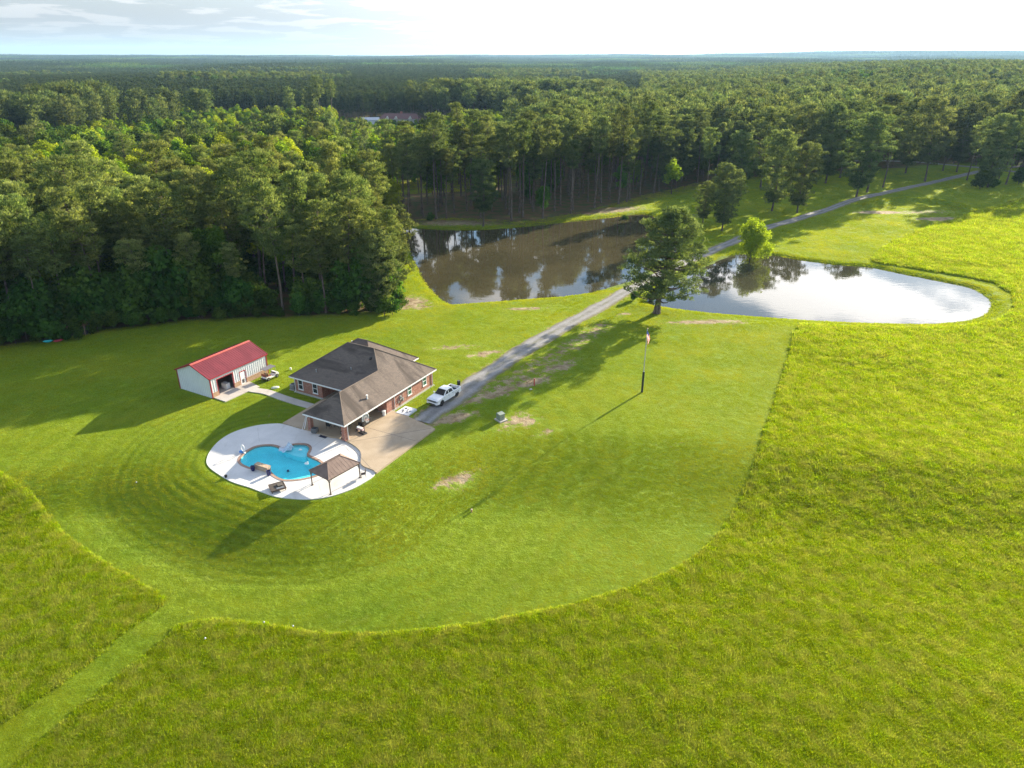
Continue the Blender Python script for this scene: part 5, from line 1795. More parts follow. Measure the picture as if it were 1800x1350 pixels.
def pine(name, seed, h, crown0, rmax, nclump, per, mat, size=.5, lean=.3, profile=None, clump_r=(.75, 1.25), dead=4, trunk_r=None):
    """tall pine: bare trunk below crown0*h, limbs carrying needle clumps above"""
    r = np.random.default_rng(seed)
    tr = trunk_r or h * .0115
    lx, ly = r.normal() * lean, r.normal() * lean
    tp = lambda q: np.array([lx * q * q * 3 + .25 * math.sin(q * 5 + seed), ly * q * q * 3 + .2 * math.cos(q * 4 + seed), q * h])
    qs = [0, .02, .12, .3, .5, .7, .85, .97]
    segs = [([tuple(tp(q) - np.array([0, 0, .4 if q == 0 else 0])) for q in qs], [tr * (1.6 if q == 0 else 1.2 if q < .05 else (1 - .86 * q)) for q in qs], 8)]
    prof = profile or (lambda q: math.sqrt(max(0.03, 1 - ((q - .48) / .57) ** 2)) * (.55 + .45 * min(1, q / .35)))
    bulge = [(r.uniform(0, 6.28), r.uniform(.15, .95), r.uniform(.75, 1.3)) for _ in range(7)]
    C, RR = [], []
    ga = r.uniform(0, 6.28)
    for k in range(nclump):
        q = ((k + r.uniform(0, 1)) / nclump) ** .92
        hq = crown0 + (1 - crown0) * q
        ga += 2.4 + r.uniform(-.5, .5)
        lob = 1.0
        for (ba, bq, bs) in (bulge if profile is None else ()):
            if math.cos(ga - ba) > .45 and abs(q - bq) < .14:
                lob = bs if bs > 1 else bs * .8
        rad = rmax * prof(q) * lob * (r.uniform(.55, 1.08) if k % 4 else r.uniform(.1, .5))
        base_ = tp(min(hq - rad * .28 / h, .96))
        c = tp(hq) + np.array([math.cos(ga) * rad, math.sin(ga) * rad, r.normal() * .35])
        c[2] = min(c[2], h - .2)
        C.append(c)
        RR.append(r.uniform(*clump_r) * (1 - .12 * q))
        if rad > .8 and k % 2 == 0:
            segs.append(limb(r, base_, c, tr * .30 * (1 - .5 * q)))
    for k in range(dead):
        q = r.uniform(min(.2, crown0), crown0 + .08)
        a = r.uniform(0, 6.28)
        L = r.uniform(.8, 2.2)
        b0 = tp(q)
        segs.append(limb(r, b0, b0 + np.array([math.cos(a) * L, math.sin(a) * L, -.2]), .05, .05, 3))
    crown = clumps_to_mesh(name + '_crown', r, np.array(C), np.array(RR), per, mat, 'needle', size, .5, None, .75)
    return wood_mesh(name + '_trunk', segs, M_BARK), crown


def broadleaf(name, seed, h, rx, nclump, per, mat, size=.42, crown0=.18, clump_r=(1.0, 1.7), shape=1.0):
    r = np.random.default_rng(seed)
    tr = h * .013
    segs = [([(0, 0, -.4), (.1, 0, h * .2), (.0, .15, h * .45), (.1, 0, h * .75)], [tr * 1.5, tr, tr * .7, tr * .2], 7)]
    C, RR = [], []
    cz, rz_ = h * (crown0 + 1) / 2, h * (1 - crown0) / 2
    lob = [(r.uniform(-.45, .45) * rx, r.uniform(-.45, .45) * rx, r.uniform(-.4, .5) * rz_) for _ in range(5)]
    for k in range(nclump):
        d = rand_dir(r, 1, .25)[0]
        q = r.uniform(.55, 1.0)
        L = lob[k % 5]
        c = np.array([d[0] * rx * .62 * q + L[0], d[1] * rx * .62 * q + L[1], cz + d[2] * rz_ * .72 * q + L[2] * .7])
        taper = 1 - .35 * max(0, (c[2] - cz) / rz_) * shape
        c[0] *= taper
        c[1] *= taper
        c[2] = min(max(c[2], h * crown0 * .8 + .3), h - .4)
        C.append(c)
        RR.append(r.uniform(*clump_r) * rx / 4)
        if k % 5 == 0:
            segs.append(limb(r, (0, .1, h * .32), c, tr * .4, -.05))
    crown = clumps_to_mesh(name + '_crown', r, np.array(C), np.array(RR), per, mat, 'leaf', size, .8, np.array([0, 0, cz]), .45)
    return wood_mesh(name + '_trunk', segs, M_BARK), crown


PINES = [pine('wood_pine', 100 + k, 25.0, [.46, .55, .38, .62, .5, .42, .58][k], [4.0, 3.5, 4.6, 3.2, 4.2, 4.9, 3.7][k], [118, 100, 140, 84, 116, 150, 100][k], 92, M_PINE, .40, .45, clump_r=(.55, 1.15)) for k in range(7)]
SLIMS = [pine('bank_pine', 200 + k, 27.0, [.54, .62, .48, .66, .57][k], [3.7, 3.3, 4.2, 3.0, 3.6][k], [88, 74, 100, 66, 82][k], 80, M_PINE_B, .44, .4, clump_r=(.55, 1.15), dead=9) for k in range(5)]
OPENS = [pine('open_pine', 300 + k, 22.0, [.16, .24, .12, .3][k], [5.6, 5.0, 6.0, 5.2][k], [200, 165, 225, 150][k], 80, M_PINE_B, .44, .4, clump_r=(.6, 1.25)) for k in range(4)]
BROADS = [broadleaf('mixed_tree', 400 + k, 15.0, [4.2, 3.8, 4.6, 3.6][k], [62, 56, 68, 52][k], 60, M_LEAF, .46) for k in range(4)]
BRIGHTS = [broadleaf('bright_tree', 450 + k, 14.0, [4.2, 3.7, 4.4][k], [60, 52, 64][k], 60, M_LEAFY, .46) for k in range(3)]
SHRUBS = [broadleaf('shrub', 500 + k, [4.0, 3.2, 5.0][k], [2.2, 2.0, 2.4][k], [34, 30, 40][k], 130, M_UNDER, .36, .0, (1.0, 1.6), .5) for k in range(3)]


def plant(name, meshes, label, cat, x, y, sc=1.0, zs=1.0, rz=None, group=None, sink=0.0):
    """a tree: an Empty at its foot with its trunk and its crown"""
    o = thing(name, label, cat, (x, y, gz(x, y) - sink), rng.uniform(0, 6.28) if rz is None else rz, group)
    o.scale = (sc, sc, sc * zs)
    for nm, me in zip(('trunk', 'crown'), meshes):
        c = bpy.data.objects.new(nm, me)
        S.collection.objects.link(c)
        c.parent = o
    return o


# the big lone pine by the right pond
hp = G(1156, 549)
hh = height_at(1156, 549, 355) * .94


def hero_prof(q):
    return np.interp(q, [0, .08, .2, .38, .55, .72, .86, .95, 1.0], [.5, .84, 1.02, .98, .84, .70, .52, .32, .10])


hero = pine('lone_pine', 777, hh, .16, 8.2, 340, 110, M_PINE_B, .35, .0, hero_prof, (.65, 1.25), 3, .62)
plant('pine_tree', hero, 'big lone full-crowned pine between the two ponds, beside the drive', 'pine tree', hp.x, hp.y, 1.0, 1.0, 0.4).rotation_euler = (0, R(5), .2)
# bright willow-like tree at the upper left corner of the right pond
hq_ = G(1318, 452)
wh = height_at(1322, 452, 386)
M_WILLOW = leaf_mat('willow_leaves', (0.18, 0.28, 0.018), (0.36, 0.45, 0.045), .56, .0, .0)
willow = broadleaf('bright_willow', 891, 10.0, 4.6, 120, 130, M_WILLOW, .26, .0, (.6, 1.15), .7)
plant('willow_tree', willow, 'bright yellow-green bushy tree at the water edge of the right pond', 'tree', hq_.x, hq_.y, wh / 10.0 * 1.2, 1.06, .5)

# trees standing apart by the drive and on the far grass
SINGLES = [(1268, 405, 288, 'O', 'dark broad pine left of the bright green pond-side tree, across the drive'), (1236, 392, 320, 'O', 'shorter dark pine at the far edge of the left pond beside the drive'),
           (1357, 371, 230, 'O', 'tall dark pine just across the drive above the bright green tree'), (1402, 374, 252, 'O', 'smaller pine next right of the tall one across the drive'),
           (1506, 347, 200, 'O', 'tall pine leaning over the grass at the bend of the drive'), (1523, 338, 186, 'S', 'slim pine in the trio by the bend of the drive, middle one'),
           (1551, 330, 205, 'S', 'slim pine in the trio by the bend of the drive, nearest the road'), (1624, 319, 172, 'O', 'broad pine close beside the far end of the drive'),
           (1656, 300, 190, 'O', 'pine between the far end of the drive and the back road'), (1734, 330, 203, 'O', 'pine rising out of the bushes at the far end of the drive'),
           (1768, 326, 196, 'S', 'slender tree beside the bushes at the far right of the drive'), (1795, 322, 210, 'S', 'thin leaning tree at the right frame edge by the road'),
           (1835, 318, 190, 'O', 'pine beyond the bushes at the road junction'), (850, 398, 280, 'O', 'full low-branched pine standing alone at the back bank of the left pond'),
           (565, 222, 134, 'S', 'very tall pine rising above the young trees, left of the distant farmhouse'), (586, 223, 140, 'S', 'second very tall pine beside the tallest one left of the farmhouse'),
           (757, 222, 145, 'S', 'tall pine just right of the distant farmhouse'), (690 + 76, 385, 200, 'S', 'tall slim pine at the left end of the back bank'),
           (1440, 300, 205, 'O', 'broad pine on the lawn below the back road'),
           (688, 547, 425, 'O', 'low-branched pine at the very corner of the left wood by the bare soil'), (705, 527, 425, 'O', 'low-branched pine on the pond side of the wood corner, second from the lawn'),
           (668, 551, 405, 'O', 'low-branched pine at the lawn side of the wood corner, next left'), (700, 495, 365, 'O', 'pine on the pond side of the wood corner, third from the lawn')]
SINGLES += [(1285, 380, 300, 'O', 'dark pine tucked behind the broad one across the drive'), (1300, 345, 232, 'O', 'dark pine on the shaded slope above the bright green tree'),
            (1240, 350, 225, 'S', 'slim pine at the edge of the shaded slope above the lone pine'), (1335, 330, 190, 'O', 'big pine on the slope behind the tall one across the drive'),
            (1390, 325, 185, 'O', 'big pine on the slope, next right, behind the smaller one across the drive'), (1450, 322, 182, 'O', 'big spreading pine behind the bend of the drive'),
            (1475, 312, 178, 'O', 'dark pine just left of the leaning pine at the bend'), (1535, 308, 165, 'O', 'crooked tall pine behind the trio by the bend'),
            (1590, 305, 175, 'O', 'dense pine left of the broad one at the far end of the drive'), (1680, 302, 180, 'O', 'pine by the back road, right of the far end pine'),
            (1700, 318, 215, 'S', 'thin dark trunk at the left side of the road bushes'), (1752, 322, 205, 'O', 'leafy-looking pine in the middle of the road bushes'),
            (1715, 290, 165, 'O', 'pine across the back road above the bushes'), (1770, 292, 160, 'O', 'large pine across the back road near the frame edge'), (1820, 300, 168, 'O', 'pine across the back road beyond the frame edge')]
for (px, py, pt, kd, lab) in SINGLES:
    q = G(px, py)
    h = height_at(px, py, pt)
    ms = OPENS[int(rng.integers(4))] if kd == 'O' else SLIMS[int(rng.integers(5))]
    k = h / (22.0 if kd == 'O' else 27.0)
    plant('pine_tree', ms, lab, 'pine tree', q.x, q.y, k, 1.0)
for (px, py, sc, lab) in ((1722, 333, 1.5, 'dark leafy bush clump at the far end of the drive, nearest the drive'), (1745, 331, 1.3, 'leafy bush in the middle of the clump at the far end of the drive'),
                          (1790, 325, 1.4, 'leafy bush at the right frame edge below the thin trees'), (757, 389, .8, 'small round bush at the left end of the back bank'),
                          (1143, 524, .35, 'low tuft bush at the foot of the lone pine by the water'), (1115, 527, .4, 'low green bush beside the drive where it passes the lone pine'),
                          (690, 553, .9, 'low bush at the pond-side corner of the left wood'), (676, 555, 1.1, 'leafy bush under the low-branched corner pines, nearer the house'),
                          (703, 536, .9, 'leafy bush under the low-branched corner pines, nearer the pond'), (1098, 382, .6, 'low shrub overhanging the far right corner of the left pond'),
                          (119, 599, .42, 'low leafy vine mound in front of the small shed, nearer the kayaks'), (139, 597, .5, 'leafy vine mound at the barn side of the small shed'),
                          (70, 601, .6, 'leafy bush at the lawn edge just left of the turquoise kayak')):
    q = G(px, py)
    plant('shrub', SHRUBS[int(rng.integers(3))], lab, 'shrub', q.x, q.y, sc)


# ------------------------------------------------------------------ the woods
def poisson(poly, n, gap, r, taken, x0=None):
    """scattered points in a polygon with a least distance; gap(x, y) may vary"""
    xs, ys = [p.x for p in poly], [p.y for p in poly]
    out = []
    cand = np.column_stack([r.uniform(min(xs), max(xs), n), r.uniform(min(ys), max(ys), n)])
    px, py = proj(cand[:, 0], cand[:, 1], np.full(n, 12.0))
    ok = (sdf(poly, cand[:, 0], cand[:, 1]) < -.5) & (px > -330) & (px < 2050)
    for c in cand[ok]:
        g_ = gap(c[0], c[1])
        key = (int(c[0] // 6), int(c[1] // 6))
        hit = False
        for i in (-1, 0, 1):
            for j in (-1, 0, 1):
                for t_ in taken.get((key[0] + i, key[1] + j), ()):
                    if (t_[0] - c[0]) ** 2 + (t_[1] - c[1]) ** 2 < g_ * g_:
                        hit = True
                        break
        if not hit:
            taken.setdefault(key, []).append(c)
            out.append((float(c[0]), float(c[1])))
    return out


taken = {}
r1 = np.random.default_rng(21)
edge_left = [(p.x, p.y) for p in g2([(-60, 624), (0, 612), (60, 603), (130, 592), (200, 580), (330, 565), (430, 561), (500, 559), (600, 555), (688, 549)])]
lw = poisson(wood_left, 9000, lambda x, y: 4.4 if y < 190 else 5.2, r1, taken)
bw = poisson(bank_wood, 9000, lambda x, y: 4.9 if y < 300 else 5.6, r1, taken)
lw_a, bw_a = np.array(lw), np.array(bw)
d_edge = line_dist(edge_left, lw_a[:, 0], lw_a[:, 1])
bank_edge = [(p.x, p.y) for p in bank_wood[:17]]
d_be = line_dist(bank_edge, bw_a[:, 0], bw_a[:, 1])
drv = line_dist([(p.x, p.y) for p in drive[::3]], bw_a[:, 0], bw_a[:, 1])
brd = line_dist([(p.x, p.y) for p in back_road[::2]], bw_a[:, 0], bw_a[:, 1])

LAND = [(-1e9, 'frame edge'), (60, 'turquoise kayak'), (112, 'vine-grown shed'), (170, 'open shady lawn'), (300, 'barn gable'), (350, 'barn ridge'), (430, 'barn end'), (480, 'golf cart'),
        (515, 'house end window'), (560, 'dark house roof'), (610, 'roof peak'), (650, 'house back wing'), (690, 'bare soil patch')]
BLAND = [(-1e9, 'left wood corner'), (700, 'pond corner'), (745, 'small round bush'), (790, 'low-branched pine'), (870, 'sky reflection'), (930, 'pond middle'), (990, 'sunlit bank'), (1050, 'leaning shrub'),
         (1110, 'lone pine'), (1190, 'pond boat'), (1240, 'dark broad pine'), (1300, 'bright green tree'), (1360, 'drive pines'), (1430, 'grassy slope'), (1500, 'pine trio'), (1570, 'dug pit'),
         (1640, 'drive end'), (1700, 'road bushes'), (1770, 'thin trees')]


def landmark(table, px):
    s_ = table[0][1]
    for a, b in table:
        if px >= a:
            s_ = b
    return s_


land_left = lambda px: landmark(LAND, px)
land_bank = lambda px: landmark(BLAND, px)
ORD = ['first', 'second', 'third', 'fourth', 'fifth', 'sixth', 'seventh', 'eighth', 'ninth', 'tenth', 'eleventh', 'twelfth', 'thirteenth', 'fourteenth', 'fifteenth', 'sixteenth']
trees = []           # (distance, kind, x, y, scale, zone, row, landmark)
for (x, y), de in zip(lw, d_edge):
    u = rng.uniform()
    px = float(proj(np.array([x]), np.array([y]), np.array([0.0]))[0][0])
    front, deep = de < 9, y > 185 and x < -30
    end = sstep(660, 700, px)
    row = 'front' if de < 5 else 'second' if de < 9 else 'third' if de < 14 else 'inner' if de < 26 else 'deep' if de < 48 else 'back'
    if deep and u < (.9 if px < 260 else .74):
        kd, sc = ('Y' if rng.uniform() < (.7 if px < 260 else .5) else 'B'), rng.uniform(.85, 1.35)
    elif not deep and u < (.14 if front else .26):
        kd, sc = ('Y' if rng.uniform() < .25 else 'B'), rng.uniform(.6, 1.15)
    else:
        kd, sc = 'P', rng.triangular(.62, .92, 1.14) * (1 - .2 * (deep)) * (1 - .12 * (de < 5))
    if px > 640 and de < 25:
        sc *= .86
    if 590 < px < 770 and y > 230:
        sc *= .66
    trees.append((math.hypot(x, y), kd, x, y, sc, 'left wood', row, land_left(px)))
for (x, y), de, dv, br in zip(bw, d_be, drv, brd):
    if dv < 7 or br < 4.5:
        continue
    if (x - FH.x) ** 2 + (y - FH.y) ** 2 < 900:
        continue
    u = rng.uniform()
    px = float(proj(np.array([x]), np.array([y]), np.array([0.0]))[0][0])
    row = 'front' if de < 6 else 'second' if de < 11 else 'third' if de < 18 else 'inner' if de < 32 else 'deep' if de < 60 else 'back'
    if u < (.07 if de < 30 else .24) and x > -30:
        kd, sc = 'B', rng.uniform(.55, 1.3)
    elif px > 1150 and u < .5:
        kd, sc = 'O', rng.uniform(.85, 1.15)
    else:
        kd, sc = 'S', rng.uniform(.78, 1.08)
    if 590 < px < 765 and y > 240:
        sc *= .66
    trees.append((math.hypot(x, y), kd, x, y, sc, 'back wood', row, land_bank(px)))
trees.sort()
SRC = dict(P=PINES, S=SLIMS, O=OPENS, B=BROADS, Y=BRIGHTS)
n_pine, n_broad = len(SINGLES) + 1, 1
rest = []
plan = []
for tr_ in trees:
    d, kd, x, y, sc, zone, row, land = tr_
    px, py = proj(np.array([x]), np.array([y]), np.array([15.0 * sc]))
    inview = -40 < px[0] < 1840
    if kd in 'PSO':
        n_pine += inview
        keep = n_pine <= 300 and inview
    else:
        n_broad += inview
        keep = n_broad <= 160 and inview
    (plan if keep else rest).append((*tr_, float(px[0])))
# labels: trees of the front rows are told apart by their order, those deeper in share one by kind and place
plan.sort(key=lambda q: q[8])
KIND = dict(P='pine', S='slim pine', O='broad pine', B='leafy tree', Y='bright leafy tree')
ROWS = dict(front='front row', second='second row', third='third row', inner='inner rows', deep='deep rows', back='hindmost rows')
keys = []
for (d, kd, x, y, sc, zone, row, land, px) in plan:
    small = 'short' if sc < .84 else 'tall' if sc > 1.0 else 'middling'
    keys.append((small, KIND[kd], row, zone, land))
count = {}
for (d, kd, x, y, sc, zone, row, land, px), key in zip(plan, keys):
    k = count[key] = count.get(key, 0) + 1
    n_same = keys.count(key)
    label = f"{key[0]} {key[1]} in {ROWS[row]} of {zone} behind the {land}"
    if n_same > 1:
        label += f", {ORD[min(k, 16) - 1]} from left"
    label = label.replace(' behind the ', ' behind ').replace('in ' + ROWS[row] + ' of ', ROWS[row] + ', ')
    src = SRC[kd]
    nm = 'pine_tree' if kd in 'PSO' else 'broadleaf_tree'
    plant(nm, src[int(rng.integers(len(src)))], label, 'pine tree' if kd in 'PSO' else 'leafy tree', x, y, sc, rng.uniform(.88, 1.12), None, f"{'pines' if kd in 'PSO' else 'leafy trees'} of the {zone}")
# undergrowth along the wood edges
k = 0
e_pts = []
for a, b in zip(edge_left[:-1], edge_left[1:]):
    L = math.hypot(b[0] - a[0], b[1] - a[1])
    for j in range(max(1, int(L / 2.1))):
        q = j / max(1, int(L / 2.1))
        e_pts.append((a[0] + (b[0] - a[0]) * q, a[1] + (b[1] - a[1]) * q))
cnt = {}
for (x, y) in e_pts:
    for row, off in (('outer', rng.uniform(.2, 1.6)), ('inner', rng.uniform(2.5, 5.5))):
        px = float(proj(np.array([x]), np.array([y]), np.array([1.0]))[0][0])
        if px < -60 or (row == 'inner' and rng.uniform() < .25):
            continue
        sc = rng.uniform(.45, .95) if row == 'outer' else rng.uniform(1.4, 2.5)
        land = land_left(px)
        key = (row, land)
        cnt[key] = cnt.get(key, 0) + 1
        o_ = ORD[cnt[key] - 1] if cnt[key] <= 16 else f'number {cnt[key]}'
        lab = f"{'low dark bush at the lawn edge' if row == 'outer' else 'tall dark bush inside the edge'} behind the {land}, {o_} from left"
        plant('shrub', SHRUBS[int(rng.integers(3))], lab, 'shrub', x + rng.uniform(-.8, .8), y + off, sc, rng.uniform(.85, 1.3), None, 'bushes along the left wood edge')
M_ = len(bpy.data.objects)


# ------------------------------------------------------------------ scattering for what nobody could count
def source_collection(name, meshes):
    c = bpy.data.collections.new(name)
    for i, me in enumerate(meshes):
        o = bpy.data.objects.new(f'{name}_{i:02d}', me)
        c.objects.link(o)
    return c


def scatter(name, pts, rot, scl, idx, coll, ring=None):
    """one object whose geometry nodes set a plant at each point"""
    me = bpy.data.meshes.new(name)
    n = len(pts)
    me.vertices.add(n)
    me.vertices.foreach_set('co', np.asarray(pts, np.float32).ravel())
    for nm, tp_, a in (('turn', 'FLOAT', rot), ('size', 'FLOAT', scl), ('pick', 'INT', idx)) + ((('ring', 'FLOAT', ring),) if ring is not None else ()):
        at = me.attributes.new(nm, tp_, 'POINT')
        at.data.foreach_set('value', np.asarray(a, np.int32 if tp_ == 'INT' else np.float32))
    o = bpy.data.objects.new(name, me)
    S.collection.objects.link(o)
    ng = bpy.data.node_groups.new(name, 'GeometryNodeTree')
    ng.interface.new_socket('Geometry', in_out='INPUT', socket_type='NodeSocketGeometry')
    ng.interface.new_socket('Geometry', in_out='OUTPUT', socket_type='NodeSocketGeometry')
    N, L = ng.nodes, ng.links
    gi, go = N.new('NodeGroupInput'), N.new('NodeGroupOutput')
    iop, ci = N.new('GeometryNodeInstanceOnPoints'), N.new('GeometryNodeCollectionInfo')
    ci.inputs['Collection'].default_value = coll
    ci.inputs['Separate Children'].default_value = True
    ci.inputs['Reset Children'].default_value = True
    iop.inputs['Pick Instance'].default_value = True
    def attr(nm, tp_):
        a = N.new('GeometryNodeInputNamedAttribute')
        a.data_type = tp_
        a.inputs['Name'].default_value = nm
        return next(x for x in a.outputs if x.enabled and x.name == 'Attribute')
    cx = N.new('ShaderNodeCombineXYZ')
    L.new(attr('turn', 'FLOAT'), cx.inputs[2])
    L.new(gi.outputs[0], iop.inputs['Points'])
    L.new(ci.outputs[0], iop.inputs['Instance'])
    L.new(attr('pick', 'INT'), iop.inputs['Instance Index'])
    L.new(cx.outputs[0], iop.inputs['Rotation'])
    L.new(attr('size', 'FLOAT'), iop.inputs['Scale'])
    L.new(iop.outputs[0], go.inputs[0])
    md_ = o.modifiers.new('scatter', 'NODES')
    md_.node_group = ng
    return tag(o, kind='stuff')


def join_meshes(name, parts):
    """trunk and crown (or any meshes) in one mesh, for instancing"""
    V, F, T, MI, mats = [], [], [], [], []
    b = 0
    vs, loops, starts, tots, mi = [], [], [], [], []
    for me in parts:
        n = len(me.vertices)
        a = np.empty(n * 3, np.float32)
        me.vertices.foreach_get('co', a)
        vs.append(a.reshape(-1, 3))
        l = np.empty(len(me.loops), np.int32)
        me.loops.foreach_get('vertex_index', l)
        st_ = np.empty(len(me.polygons), np.int32)
        me.polygons.foreach_get('loop_start', st_)
        starts.append(st_ + sum(len(x) for x in loops))
        loops.append(l + b)
        tn = np.full(n, .5, np.float32)
        if 'tint' in me.attributes:
            me.attributes['tint'].data.foreach_get('value', tn)
        T.append(tn)
        mt = me.materials[0]
        if mt not in mats:
            mats.append(mt)
        mi.append(np.full(len(me.polygons), mats.index(mt), np.int32))
        b += n
    me = bpy.data.meshes.new(name)
    V = np.concatenate(vs)
    me.vertices.add(len(V)); me.vertices.foreach_set('co', V.ravel())
    L = np.concatenate(loops)
    me.loops.add(len(L)); me.loops.foreach_set('vertex_index', L)
    st_ = np.concatenate(starts)
    me.polygons.add(len(st_)); me.polygons.foreach_set('loop_start', st_)
    for m_ in mats:
        me.materials.append(m_)
    me.polygons.foreach_set('material_index', np.concatenate(mi))
    at = me.attributes.new('tint', 'FLOAT', 'POINT'); at.data.foreach_set('value', np.concatenate(T))
    me.update(calc_edges=True)
    return me


KIDX, far_src = {}, []
for kd in 'PSOBY':
    KIDX[kd] = (len(far_src), len(SRC[kd]))
    far_src += [join_meshes('woodland_plant', ms) for ms in SRC[kd]]
KIDX['U'] = (len(far_src), 3)
far_src += [join_meshes('woodland_plant', ms) for ms in SHRUBS]
# lighter trees for the middle distance
MID_P = [pine('far_pine', 600 + k, 24, [.42, .5, .46][k], 4.2, 40, 16, M_PINE_B, .95, .3, clump_r=(.9, 1.8), dead=0) for k in range(3)]
M_FARLEAF = leaf_mat('far_leaves', (0.040, 0.085, 0.018), (0.12, 0.18, 0.038), .38, .03, .3)  # darker than near leaves: canopy self-shadow put into the colour
M_FARPINE = leaf_mat('far_needles', (0.026, 0.046, 0.022), (0.066, 0.088, 0.038), .28, .02, .28)  # dark needles stand in for the self-shade that sparse crowns lack
MID_B = [broadleaf('far_leafy', 620 + k, 14, 4.4, 26, 20, M_FARLEAF, .9) for k in range(3)]
MID_Y = [broadleaf('young_leafy', 660 + k, 14, 4.2, 30, 26, [M_LEAF, M_LEAFY, M_LEAF][k], .75) for k in range(3)]
CONE = lambda q: (1.0 - q) ** .75 * .95 + .08
MID_C = [pine('plantation_pine', 640 + k, 18, [.3, .35, .28][k], 2.6, 34, 16, M_FARPINE, .9, .1, CONE, (.8, 1.2), 0) for k in range(3)]
for kd, ms in (('p', MID_P), ('b', MID_B), ('c', MID_C), ('y', MID_Y)):
    KIDX[kd] = (len(far_src), len(ms))
    far_src += [join_meshes('woodland_plant', q) for q in ms]
C_WOODS = source_collection('woodland_source', far_src)
wp, wr, ws_, wi = [], [], [], []


def add_far(kd, x, y, sc):
    b, n = KIDX[kd]
    wp.append((x, y)); wr.append(rng.uniform(0, 6.28)); ws_.append(sc); wi.append(b + int(rng.integers(n)))


for (d, kd, x, y, sc, zone, row, land, px) in rest:
    add_far(kd if d < 330 else {'P': 'p', 'S': 'p', 'O': 'p', 'B': 'b', 'Y': 'b'}[kd], x, y, sc * (1 if d < 330 else 1.08))
# understorey inside the near woods
for k in range(1100):
    x, y = rng.uniform(-150, -25), rng.uniform(120, 300)
    a = np.array([x]), np.array([y])
    if sdf(wood_left, *a)[0] < -5:
        add_far('U', x, y, rng.uniform(.7, 1.8))
for k in range(500):
    x, y = rng.uniform(-60, 300), rng.uniform(250, 460)
    a = np.array([x]), np.array([y])
    if sdf(bank_wood, *a)[0] < -28 and line_dist([(p.x, p.y) for p in back_road[::2]], *a)[0] > 6:
        add_far('U', x, y, rng.uniform(.6, 1.3))
# young bright trees beyond the left wood
n = 11000
x, y = rng.uniform(-560, 60, n), rng.uniform(262, 600, n)
ok = (sdf(bank_wood, x, y) > 3) & (x > -.76 * y - 30) & (np.hypot(x - FH.x - 4, (y - FH.y + 4) * 1.0) > 26) & (np.hypot(x - G(652, 219).x, y - G(652, 219).y) > 12)
ok &= ~((y > 565) & (x < -20)) & (sdf(wood_left, x, y) > 2) & ((y > 325) | (x > -62))
for a, b, q in zip(x[ok], y[ok], wave(x[ok], y[ok], 70, 4)):
    if rng.uniform() > .62:
        continue
    near_house = abs(a / b - FH.x / FH.y) < .075 and b > 400
    if q > .6 and not near_house and rng.uniform() < .5:
        add_far('p', a, b, rng.uniform(.8, 1.1))
    else:
        add_far('y', a, b, (rng.uniform(.22, .40) if b > 480 else rng.uniform(.4, .62)) if near_house else rng.uniform(.45, .9))
# tall dark pines in a block at the far left, and by the house
for (cx_, cy_, rx_, ry_, n_, lo, hi) in ((G(120, 235).x, 430, 60, 45, 130, .85, 1.15), (G(190, 230).x, 470, 26, 30, 36, 1.1, 1.3), (G(800, 215).x, 560, 40, 25, 60, 1.0, 1.25), (G(900, 205).x, 600, 70, 25, 120, .95, 1.2)):
    for _ in range(n_):
        a, b = rng.normal() * rx_ * .5 + cx_, rng.normal() * ry_ * .5 + cy_
        if math.hypot(a - FH.x - 4, b - FH.y) > 24:
            add_far('p', a, b, rng.uniform(lo, hi))
# plantation and mixed woods out to 1.6 km
n = 60000
az_, rr_ = rng.uniform(-.74, .74, n), np.sqrt(rng.uniform(400.0 ** 2, 1650.0 ** 2, n))
x, y = np.sin(az_) * rr_, np.cos(az_) * rr_
ok = (sdf(bank_wood, np.clip(x, -900, 900), y) > 2) & ((y > 590) | (x > 30) | (x < -.76 * y - 20))
ok &= (np.hypot(x - FH.x - 4, y - FH.y + 2) > 27)
x, y = x[ok], y[ok]
blk = wave(x, y, 520, 15)
stand2 = wave(x * .4, y, 420, 7)
az_ = x / y
for a, b, q, z_, st2 in zip(x, y, blk, az_, stand2):
    d = math.hypot(a, b)
    if rng.uniform() > (.85 if d < 900 else .62):
        continue
    if z_ < .17 and b > 590 and (q > -.35 or b < 720):
        add_far('c', a, b, rng.uniform(.85, 1.1) * (.8 if st2 > .6 else 1.0))
    elif rng.uniform() < (.5 if z_ < .17 else .38) + .3 * q:
        add_far('p', a, b, rng.uniform(.75, 1.05))
    elif st2 > .7:
        add_far('y', a, b, rng.uniform(.5, .9))
    else:
        add_far('b', a, b, rng.uniform(.9, 1.5))
wp = np.array(wp)
scatter('woodland', np.column_stack([wp, zt(wp[:, 0], wp[:, 1])]), wr, ws_, wi, C_WOODS)
print('woodland plants', len(wp), 'objects', len(bpy.data.objects), 'pines', n_pine, 'broad', n_broad)


